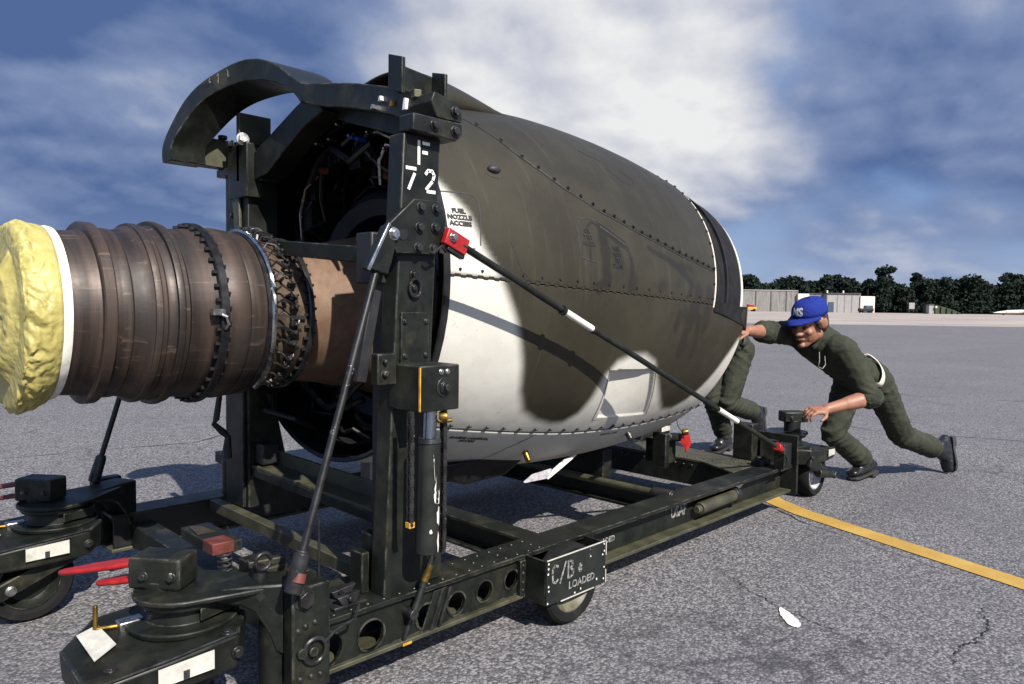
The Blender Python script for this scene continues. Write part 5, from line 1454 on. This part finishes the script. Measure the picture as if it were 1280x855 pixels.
def swivel_arm(o, pts_x, s=1):
    """bowed arm from a swivel head to the end of a rail"""
    a, e_ = o, Vector(pts_x)
    d = Vector((e_.x - a.x, e_.y - a.y, 0)); L_ = d.length; d.normalize(); nn = Vector((-d.y, d.x, 0))
    def q_(t_, z, w_): return a + d * (t_ * L_) + nn * w_ + Vector((0, 0, z))
    up = [(.2, .356), (.5, .362), (.8, .366), (1.05, .366)]; lo = [(1.05, .19), (.95, .20), (.86, .255), (.74, .30), (.6, .318), (.35, .326), (.2, .326)]
    mb = MB(); mb.prism([q_(t_, z, -.05) for t_, z in up + lo], nn * .10); A_ = T('swivel_arm', mb, GR, None, .006)
    mb = MB(); P_ = [a + Vector((.112 * math.cos(t_), .112 * math.sin(t_), .346)) for t_ in [math.atan2(d.y, d.x) + math.pi * .42 + k * math.pi * 1.16 / 16 for k in range(17)]] + [q_(.9, .346, -.045), q_(.9, .346, .045)]
    mb.prism(P_, (0, 0, .013)); T('head_plate', mb, GR, A_, .004)
    mb = MB(); mb.prism([q_(.75, .34, -.0515), q_(.8, .355, -.0515), q_(.86, .34, -.0515), q_(.8, .325, -.0515)], nn * -.001); T('lightening_mark', mb, M['black'], A_, 0)


for cx, cy, nm, e_ in ((-1.12, .26, 'near', (-.93, .13)), (-1.13, 1.33, 'far', (-.87, 1.46))):
    CA, o = caster(cx, cy, 1, nm); swivel_arm(o, e_)
for cx, cy, e_ in ((2.225, .26, (1.87, .19)), (2.19, 1.33, (1.87, 1.45))):
    CA, o = caster(cx, cy, -1, 'front', (.62, .5)); swivel_arm(o, e_, -1)

# red warning tag tied to the front cradle
tg = thing('warning_tag', 'small red warning tag hanging from the front cradle under the nacelle', 'tag', (1.43, .44, .33))
mb = MB(); mb.prism([(1.405, .44, .40), (1.43, .45, .42), (1.46, .43, .405), (1.465, .42, .355), (1.45, .44, .31), (1.43, .435, .34), (1.41, .445, .36)], (.003, -.004, .001)); mb.build('ribbon', M['red'], tg, .001)
mb = MB(); mb.tube([(1.40, .47, .50), (1.405, .46, .45), (1.425, .445, .415)], .002, 5); mb.build('cord', M['black'], tg)

# ------------------------------------------------------------------ people
def V3(*a): return Vector(a)


def flesh(prims, voxel, smooth=6, seed=0, wr=0., wscale=18., fold=None):
    """one continuous skin over overlapping tapered limbs and rounded masses"""
    bm = bmesh.new()
    def hull(pts): r = [bm.verts.new(p) for p in pts]; bmesh.ops.convex_hull(bm, input=r)
    def sphere(c, rad, rot=None, n=10):
        c = Vector(c); out = []
        for i in range(1, n):
            ph = math.pi * i / n
            for k in range(14):
                a = 2 * math.pi * k / 14; d = Vector((math.sin(ph) * math.cos(a), math.sin(ph) * math.sin(a), math.cos(ph)))
                d = Vector((d.x * rad[0], d.y * rad[1], d.z * rad[2]))
                out.append(c + (rot @ d if rot else d))
        for s in (1, -1):
            d = Vector((0, 0, s * rad[2])); out.append(c + (rot @ d if rot else d))
        return out
    for p in prims:
        if p[0] == 'c': hull(sphere(p[1], (p[2],) * 3) + sphere(p[3], (p[4],) * 3))
        elif p[0] == 'e': hull(sphere(p[1], p[2], p[3] if len(p) > 3 else None))
        elif p[0] == 'h': hull([q for e_ in p[1] for q in sphere(*e_)])
    me = bpy.data.meshes.new('f'); bm.to_mesh(me); bm.free()
    o = bpy.data.objects.new('f', me); C.objects.link(o)
    m_ = o.modifiers.new('r', 'REMESH'); m_.mode = 'VOXEL'; m_.voxel_size = voxel
    m_ = o.modifiers.new('s', 'SMOOTH'); m_.iterations = smooth; m_.factor = .5
    dg = bpy.context.evaluated_depsgraph_get(); dg.update()
    out = bpy.data.meshes.new_from_object(o.evaluated_get(dg)); bpy.data.objects.remove(o)
    if wr:
        out.calc_loop_triangles(); off = Vector((seed * 3.1, seed, seed * 7.7))
        nv = [v.normal.copy() for v in out.vertices]
        for v, nn in zip(out.vertices, nv):
            q_ = v.co * wscale + off
            fd = 0.
            for fc_, ax_, rad_, amp_, lam_ in (fold or ()):
                r_ = v.co - fc_; e_ = r_.length / rad_
                if e_ < 2.2:
                    ph_ = r_.dot(ax_) / lam_ * 6.283 + noise.noise(v.co * 9 + off) * 3.2
                    fd += amp_ * (1 - abs(math.sin(ph_ * .5)) * 1.6) * math.exp(-e_ * e_) * (.45 + .55 * noise.noise(v.co * 14 + off * 2))
            v.co += nn * fd
            d = (noise.noise(q_) * .6 + (abs(noise.noise(q_ * 1.7 + Vector((3, 1, 5)))) - .25) * -1.2 + noise.noise(q_ * 3.4) * .25) * wr
            v.co += nn * d
    return out


def frame(fwd, up):
    f_ = Vector(fwd).normalized(); l_ = Vector(up).cross(f_).normalized(); u_ = f_.cross(l_)
    return Matrix(((f_.x, l_.x, u_.x), (f_.y, l_.y, u_.y), (f_.z, l_.z, u_.z)))      # columns: forward, left, up


def head_prims(c, Rm):
    c = Vector(c)
    def q_(f_, l_, u_): return c + Rm @ Vector((f_, l_, u_))
    P = [('e', q_(-.008, 0, .035), (.098, .077, .085), Rm), ('e', q_(.028, 0, -.02), (.066, .062, .085), Rm), ('h', [(q_(.055, 0, -.095), (.028, .026, .018), Rm), (q_(-.01, .048, -.055), (.02, .012, .02), Rm), (q_(-.01, -.048, -.055), (.02, .012, .02), Rm), (q_(.04, 0, -.05), (.04, .04, .03), Rm)]),
         ('c', q_(.088, 0, .018), .010, q_(.108, 0, -.026), .014), ('e', q_(.098, .013, -.03), (.012, .010, .009), Rm), ('e', q_(.098, -.013, -.03), (.012, .010, .009), Rm),
         ('c', q_(.082, .034, .026), .011, q_(.088, .006, .024), .011), ('c', q_(.082, -.034, .026), .011, q_(.088, -.006, .024), .011),
         ('e', q_(.062, .042, -.022), (.022, .018, .018), Rm), ('e', q_(.062, -.042, -.022), (.022, .018, .018), Rm), ('e', q_(.086, 0, -.094), (.016, .022, .015), Rm),
         ('c', q_(.086, .018, -.06), .009, q_(.086, -.018, -.06), .009)]
    for s in (1, -1): P += [('h', [(q_(-.012, s * .078, .005), (.018, .007, .03), Rm), (q_(-.022, s * .09, .012), (.014, .006, .026), Rm)])]
    return P, q_


def hand_prims(wr, d, n, curl, s, spread=.035):
    """palm, four unequal bent fingers and a thumb; d along the hand, n out of the palm, s = thumb side sign"""
    d, n = Vector(d).normalized(), Vector(n).normalized(); n = (n - d * n.dot(d)).normalized(); x = d.cross(n) * s; wr = Vector(wr)
    P = [('h', [(wr + d * .012, (.017,) * 3), (wr + d * .085 + x * .032, (.012,) * 3), (wr + d * .082 - x * .032, (.011,) * 3), (wr + d * .03 + x * .03, (.013,) * 3)])]
    for k, (o_, L_) in enumerate(((.034, .068), (.0115, .077), (-.0115, .071), (-.034, .055))):
        p = wr + d * (.086 - abs(o_) * .1) + x * o_; ang = curl[0] + k * .06
        for j, fr in enumerate((.45, .32, .25)):
            dd = d * math.cos(ang) + n * math.sin(ang) + x * (o_ * spread * 10)
            e_ = p + dd * L_ * fr; P.append(('c', p, .0092 - j * .0007, e_, .0085 - j * .0008)); p = e_; ang += curl[1]
    p = wr + d * .03 + x * .034; a_ = (d * .55 + x * .75 + n * .35).normalized(); e_ = p + a_ * .04; P.append(('c', p, .0125, e_, .0105))
    a_ = (d * .85 + x * .15 + n * .5).normalized(); P.append(('c', e_, .0105, e_ + a_ * .032, .009))
    return P


def boot(name, ank, heel, toe, shank, parent):
    """leather boot: shaft up the shank, foot from heel to toe, separate sole and heel"""
    ank, heel, toe, shank = map(Vector, (ank, heel, toe, shank))
    fd = (toe - heel).normalized(); up = (ank - heel); up = (up - fd * up.dot(fd)).normalized(); sd = fd.cross(up); L_ = (toe - heel).length
    Rm = Matrix(((fd.x, sd.x, up.x), (fd.y, sd.y, up.y), (fd.z, sd.z, up.z)))
    def q_(a, b_, c_): return heel + fd * a * L_ + sd * b_ + up * c_
    top = ank.lerp(shank, .38)
    pr = [('c', ank, .044, top, .052), ('h', [(q_(.08, 0, .03), (.03, .034, .03), Rm), (ank, (.042, .042, .042), Rm), (q_(.45, 0, .03), (.04, .043, .035), Rm)]), ('h', [(q_(.45, 0, .025), (.04, .042, .03), Rm), (q_(.72, .004, .02), (.035, .046, .026), Rm), (q_(.90, .004, .016), (.03, .038, .022), Rm)]), ('h', [(ank, (.042,) * 3, Rm), (q_(.62, 0, .04), (.03, .036, .028), Rm)])]
    o = put(name, flesh(pr, .006, 5, 1, .003, 26), M['boot'], parent, smooth=60)
    out = [(-.02, .0), (.0, .03), (.12, .036), (.35, .034), (.6, .046), (.8, .049), (.95, .036), (1.02, .0), (.95, -.034), (.8, -.044), (.6, -.04), (.35, -.032), (.12, -.034), (.0, -.03)]
    mb = MB(); mb.prism([q_(a, b_, -.008) for a, b_ in out], up * -.016); so_ = mb.build('sole', M['sole'], o, .004)
    mb = MB(); mb.prism([q_(a * .9 - .01, b_, -.024) for a, b_ in ((.0, .03), (.2, .036), (.3, .03), (.3, -.03), (.2, -.034), (.0, -.03))], up * -.016); mb.build('heel', M['sole'], o, .003)
    mb = MB()
    for k in range(5):
        a = .35 + .06 * k; c_ = q_(a, 0, .075 - .012 * k); mb.tube([c_ - sd * .02, c_ + up * .006, c_ + sd * .02], .003, 5)
    mb.build('laces', M['sole'], o, 0)
    return o


def person(label, J, base, cap=True, bare=(True, True), hands=None):
    P_ = thing('person', label, 'person', base, 'men pushing the engine trailer')
    pel, che, nk, hd = J['pelvis'], J['chest'], J['neck'], J['head']
    lat = (J['shR'] - J['shL']).normalized(); sp = (che - pel).normalized(); dor = lat.cross(sp).normalized()
    if dor.z < 0: dor = -dor
    Rt = Matrix(((lat.x, dor.x, sp.x), (lat.y, dor.y, sp.y), (lat.z, dor.z, sp.z)))
    hl = (J['hipR'] - J['hipL']).normalized(); hs = (sp + Vector((0, 0, .8))).normalized(); hd2 = hl.cross(hs).normalized(); hs = hd2.cross(hl); Rp = Matrix(((hl.x, hd2.x, hs.x), (hl.y, hd2.y, hs.y), (hl.z, hd2.z, hs.z)))
    Rh = frame(*J['face'])
    # body: one continuous skin from head to ankles
    pr, hq = head_prims(hd, Rh)
    pr += [('c', hq(-.025, 0, -.05), .054, nk, .058), ('h', [(che, (.15, .09, .10), Rt), (nk, (.06, .055, .05), Rt)]), ('h', [(che, (.15, .09, .10), Rt), (pel + sp * .12, (.125, .085, .08), Rt)]), ('h', [(pel + sp * .12, (.125, .085, .08), Rt), (pel, (.14, .095, .09), Rp)])]
    for s in 'LR':
        pr += [('c', che.lerp(J['sh' + s], .8), .06, J['sh' + s], .055), ('c', J['sh' + s], .052, J['el' + s], .041), ('c', J['el' + s], .041, J['wr' + s], .028), ('c', J['el' + s].lerp(J['wr' + s], .25), .044, J['el' + s].lerp(J['wr' + s], .55), .037)]
        pr += [('c', J['hip' + s], .075, J['kn' + s], .05), ('c', J['kn' + s], .05, J['an' + s], .036), ('c', pel, .08, J['hip' + s], .08)]
        pr += hand_prims(*hands[s])
    B = put('body', flesh(pr, .0042, 4), M['skin'], P_, smooth=70)
    # shirt
    ps = [('h', [(che + sp * .03, (.165, .108, .10), Rt), (pel + sp * .17, (.142, .105, .07), Rt)]), ('h', [(pel + sp * .17, (.142, .105, .07), Rt), (pel + sp * .07, (.150, .110, .05), Rt)]), ('h', [(che + sp * .03, (.165, .105, .10), Rt), (nk - (hq(0, 0, 0) - nk).normalized() * .01, (.075, .075, .03), Rt)])]
    for s in 'LR':
        e_ = J['el' + s]; w_ = J['wr' + s]; t_ = e_.lerp(w_, J['slv' + s])
        ps += [('c', che.lerp(J['sh' + s], .75) + sp * .01, .08, J['sh' + s], .075), ('c', J['sh' + s], .075, e_, .058)]
        if J['slv' + s] > .02: ps += [('c', e_, .064, t_, .056)]
        a = (w_ - e_).normalized()
    fl = [(pel + sp * .16, (sp + lat * .3).normalized(), .17, .011, .055), (che.lerp(pel, .45), (sp - lat * .5).normalized(), .16, .008, .07)]
    for s in 'LR': fl += [(J['el' + s], ((J['wr' + s] - J['sh' + s]).normalized() + dor * .25).normalized(), .09, .011, .034), (J['sh' + s].lerp(che, .25), (J['el' + s] - J['sh' + s] + sp * .1).normalized(), .10, .010, .045), (J['sh' + s].lerp(J['el' + s], .55), ((J['el' + s] - J['sh' + s]).normalized() + lat * .6).normalized(), .10, .007, .05)]
    SH = put('shirt', flesh(ps, .0065, 4, 2, .004, 9, fl), M['fatigue'], P_, smooth=70)
    for s in 'LR':
        e_ = J['el' + s]; w_ = J['wr' + s]; t_ = e_.lerp(w_, J['slv' + s]); a = (w_ - e_).normalized(); b0 = (w_ - J['el' + s]).normalized()
        put('rolled_cuff', flesh([('h', [(t_ - a * .012, (.062,) * 3), (t_ + a * .006, (.060,) * 3)])], .006, 3, 5, .006, 30), M['fatigue'], SH, smooth=70)
    col_ = [('c', nk + Rt @ Vector((x, y, .015)), .016, nk + Rt @ Vector((x2, y2, .02)), .016) for x, y, x2, y2 in ((-.075, .0, -.05, .06), (-.05, .06, .05, .06), (.05, .06, .075, .0), (-.075, 0, -.055, -.07), (.075, 0, .055, -.07))]
    put('collar', flesh(col_, .005, 3, 3, .004, 20), M['fatigue'], SH, smooth=70)
    # pocket flap and cord at the chest
    # trousers
    pt = [('h', [(pel + hs * .05, (.150, .112, .05), Rp), (pel - hs * .03, (.168, .125, .09), Rp)])]
    for s in 'LR':
        h_, k_2, a_ = J['hip' + s], J['kn' + s], J['an' + s]
        pt += [('h', [(pel - hs * .03 + (h_ - pel) * .3, (.10, .115, .09), Rp), (h_, (.095,) * 3)]), ('c', h_, .093, k_2, .070), ('c', k_2, .070, k_2.lerp(a_, .45), .068), ('c', k_2.lerp(a_, .45), .068, k_2.lerp(a_, .82), .068)]
    fl = [(pel - hs * .06, (hs + hl * .2).normalized(), .15, .009, .06)]
    for s in 'LR': fl += [(J['kn' + s], ((J['an' + s] - J['hip' + s]).normalized() + dor * .3).normalized(), .12, .014, .046), (J['hip' + s].lerp(J['kn' + s], .1), ((J['kn' + s] - J['hip' + s]).normalized() + hl * .5).normalized(), .13, .012, .055), (J['kn' + s].lerp(J['an' + s], .72), ((J['an' + s] - J['kn' + s]).normalized() + hl * .3).normalized(), .12, .012, .048)]
    TRS = put('trousers', flesh(pt, .0065, 5, 4, .004, 9, fl), M['fatigue'], P_, smooth=70)
    # belt
    mb = MB(); bc = pel + sp * .085; ring0 = []; ring1 = []
    bu = (sp + hs).normalized()
    for k in range(40):
        a = 2 * math.pi * k / 40; kf = 1. if math.sin(a) > -.25 and math.cos(a) < -.1 else .84; p = bc + lat * .166 * kf * math.cos(a) + dor * .126 * kf * math.sin(a); ring0.append(mb.bm.verts.new(p - bu * .018)); ring1.append(mb.bm.verts.new(p + bu * .018))
    for k in range(40):
        if math.sin(2 * math.pi * k / 40) > -.3 and math.cos(2 * math.pi * k / 40) < .75: mb.bm.faces.new((ring0[k], ring0[(k + 1) % 40], ring1[(k + 1) % 40], ring1[k]))
    o = mb.build('belt', simple('white_web_belt', (.62, .56, .46) if cap else (.03, .03, .02), .7, var=.1, scale=60), P_); q2 = o.modifiers.new('t', 'SOLIDIFY'); q2.thickness = .006
    # hair, eyes, mouth
    hp = [('h', [(hq(-.035, 0, .03), (.078, .081, .062), Rh), (hq(-.06, 0, -.02), (.05, .068, .05), Rh)]), ('c', hq(.03, .070, .03), .014, hq(.012, .076, -.012), .010), ('c', hq(.03, -.070, .03), .014, hq(.012, -.076, -.012), .010), ('e', hq(-.012, 0, .05), (.086, .077, .058), Rh)]
    if not cap: hp.append(('e', hq(-.014, 0, .052), (.100, .083, .074), Rh))
    put('hair', flesh(hp, .005, 2, 6, .006, 60), M['hair'], B, smooth=70)
    for s in (1, -1):
        mb = MB(); mb.sph(hq(.079, s * .030, .006), .0125, 10); mb.build('eye', M['eye'], B)
        mb = MB(); mb.tube([hq(.090, s * .014, .026), hq(.093, s * .028, .033), hq(.084, s * .046, .028)], .006, 6); mb.build('eyebrow', M['hair'], B)
    mb = MB(); mb.tube([hq(.088, -.024, -.060), hq(.098, -.01, -.058), hq(.0985, .01, -.058), hq(.088, .024, -.060)], .005, 6); mb.build('mouth', M['lip'], B)
    for s in 'LR': boot('boot', J['an' + s], J['he' + s], J['to' + s], J['kn' + s], P_)
    if cap:
        mb = MB(); rows = []
        for i in range(9):
            ph = i / 8 * math.pi / 2; rr_ = math.cos(ph) ** .55 if i < 8 else 0; zz_ = .055 + .088 * math.sin(ph) ** .9
            row = []
            for k in range(36):
                a = 2 * math.pi * k / 36; fx = .108 * math.cos(a); bulge = .014 * max(0, math.cos(a)) ** 2 * math.sin(ph * 1.2)
                row.append(mb.bm.verts.new(hq(-.012 + (fx + bulge) * rr_ - .016 * (i / 8), .087 * math.sin(a) * rr_, zz_)))
            rows.append(row)
        for A, B2 in zip(rows, rows[1:]):
            for k in range(36): mb.bm.faces.new((A[k], A[(k + 1) % 36], B2[(k + 1) % 36], B2[k]))
        cp_ = mb.build('cap', M['cap'], P_, smooth=50, label='blue baseball cap with white letters'); q2 = cp_.modifiers.new('t', 'SOLIDIFY'); q2.thickness = .004
        mb = MB(); A = []; B2 = []
        for k in range(21):
            a = -1.35 + 2.7 * k / 20; c_, s_ = math.cos(a), math.sin(a)
            A.append(mb.bm.verts.new(hq(-.012 + .106 * c_, .086 * s_, .056))); B2.append(mb.bm.verts.new(hq(-.012 + (.106 + .075 * max(0, c_) ** .6) * (c_ if c_ > 0 else c_), .090 * s_ * (1 - .0 * c_), .052 - .012 * max(0, c_) - .012 * s_ * s_)))
        for k in range(20): mb.bm.faces.new((A[k], A[k + 1], B2[k + 1], B2[k]))
        b3 = mb.build('brim', M['cap'], cp_, smooth=60); q2 = b3.modifiers.new('t', 'SOLIDIFY'); q2.thickness = .005; q2.offset = 0
        mb = MB(); mb.sph(hq(-.028, 0, .144), .008, 8, (1, 1, .6)); mb.build('button', M['cap'], cp_)
        me = text_mesh('MS', .056, bold=.0022, xscale=1.05)
        for v in me.vertices:
            a = -v.co.x / .102 * -1 + .05; y = v.co.y
            z_ = min(.138, max(.057, .093 + y)); ph = math.asin(min(1, ((z_ - .055) / .088) ** (1 / .9))); r_ = math.cos(ph) ** .55
            v.co = hq(-.012 + ((.112 + .014 * max(0, math.cos(a)) ** 2 * math.sin(ph * 1.2)) * math.cos(a)) * r_ - .016 * ph / 1.571 + .0015, .0905 * math.sin(a) * r_, z_)
        put('cap_letters', me, simple('white_felt', (.75, .75, .75), .8), cp_, smooth=0)
    return P_, hq


# the man in the blue cap
J1 = dict(pelvis=V3(2.812, .068, .635), chest=V3(2.40, .16, .845), neck=V3(2.285, .160, .905), head=V3(2.178, .135, .962), face=((-.93, .22, -.27), (-.12, -.02, 1)),
          shL=V3(2.345, .005, .820), shR=V3(2.372, .305, .905), elR=V3(2.065, .300, .915), wrR=V3(1.775, .285, .928), elL=V3(2.375, -.128, .572), wrL=V3(2.165, .02, .512),
          hipL=V3(2.815, -.015, .612), hipR=V3(2.82, .145, .60), knR=V3(2.670, .175, .300), anR=V3(2.985, .083, .095), knL=V3(3.03, -.10, .285), anL=V3(3.455, -.185, .155),
          heR=V3(3.062, .062, .052), toR=V3(2.815, .118, .028), heL=V3(3.575, -.212, .228), toL=V3(3.515, -.250, .012), slvL=.02, slvR=.34)
m1, hq1 = person('man in blue cap and olive fatigues leaning forward to push the engine trailer', J1, V3(2.9, .05, 0),
                 hands=dict(L=(J1['wrL'], (-.85, .48, -.05), (.1, .25, -1), (.35, .75), 1), R=(J1['wrR'], (-1, -.06, .0), (-.2, .6, -1), (.1, .25), -1)))
mb = MB(); mb.tube([(2.24, .10, .81), (2.185, .075, .765), (2.17, .075, .735), (2.19, .06, .725), (2.215, .055, .745), (2.24, .07, .79)], .0025, 6); o = mb.build('whistle_cord', M['stencil_grey'], m1)
# the man behind the nacelle
J2 = dict(pelvis=V3(2.985, 1.03, .775), chest=V3(2.50, 1.10, .995), neck=V3(2.37, 1.11, 1.07), head=V3(2.29, 1.11, 1.16), face=((-.95, .1, -.25), (-.15, 0, 1)),
          shL=V3(2.44, .95, .99), shR=V3(2.44, 1.26, .99), elL=V3(2.13, .97, .80), elR=V3(2.13, 1.28, .82), wrL=V3(1.87, 1.0, .66), wrR=V3(1.87, 1.24, .70),
          hipL=V3(3.0, .95, .745), hipR=V3(3.0, 1.11, .745), knR=V3(2.845, 1.07, .395), anR=V3(3.085, 1.10, .105), knL=V3(2.875, .975, .385), anL=V3(3.26, .965, .285),
          heR=V3(3.155, 1.10, .052), toR=V3(2.90, 1.09, .03), heL=V3(3.352, .965, .315), toL=V3(3.315, .945, .09), slvL=.0, slvR=.0)
person('man in olive fatigues behind the nacelle with only his bent legs showing', J2, V3(3.0, 1.03, 0), cap=False,
       hands=dict(L=(J2['wrL'], (-1, .05, -.35), (-.3, 0, -1), (.15, .3), 1), R=(J2['wrR'], (-1, .05, -.35), (-.3, 0, -1), (.15, .3), -1)))
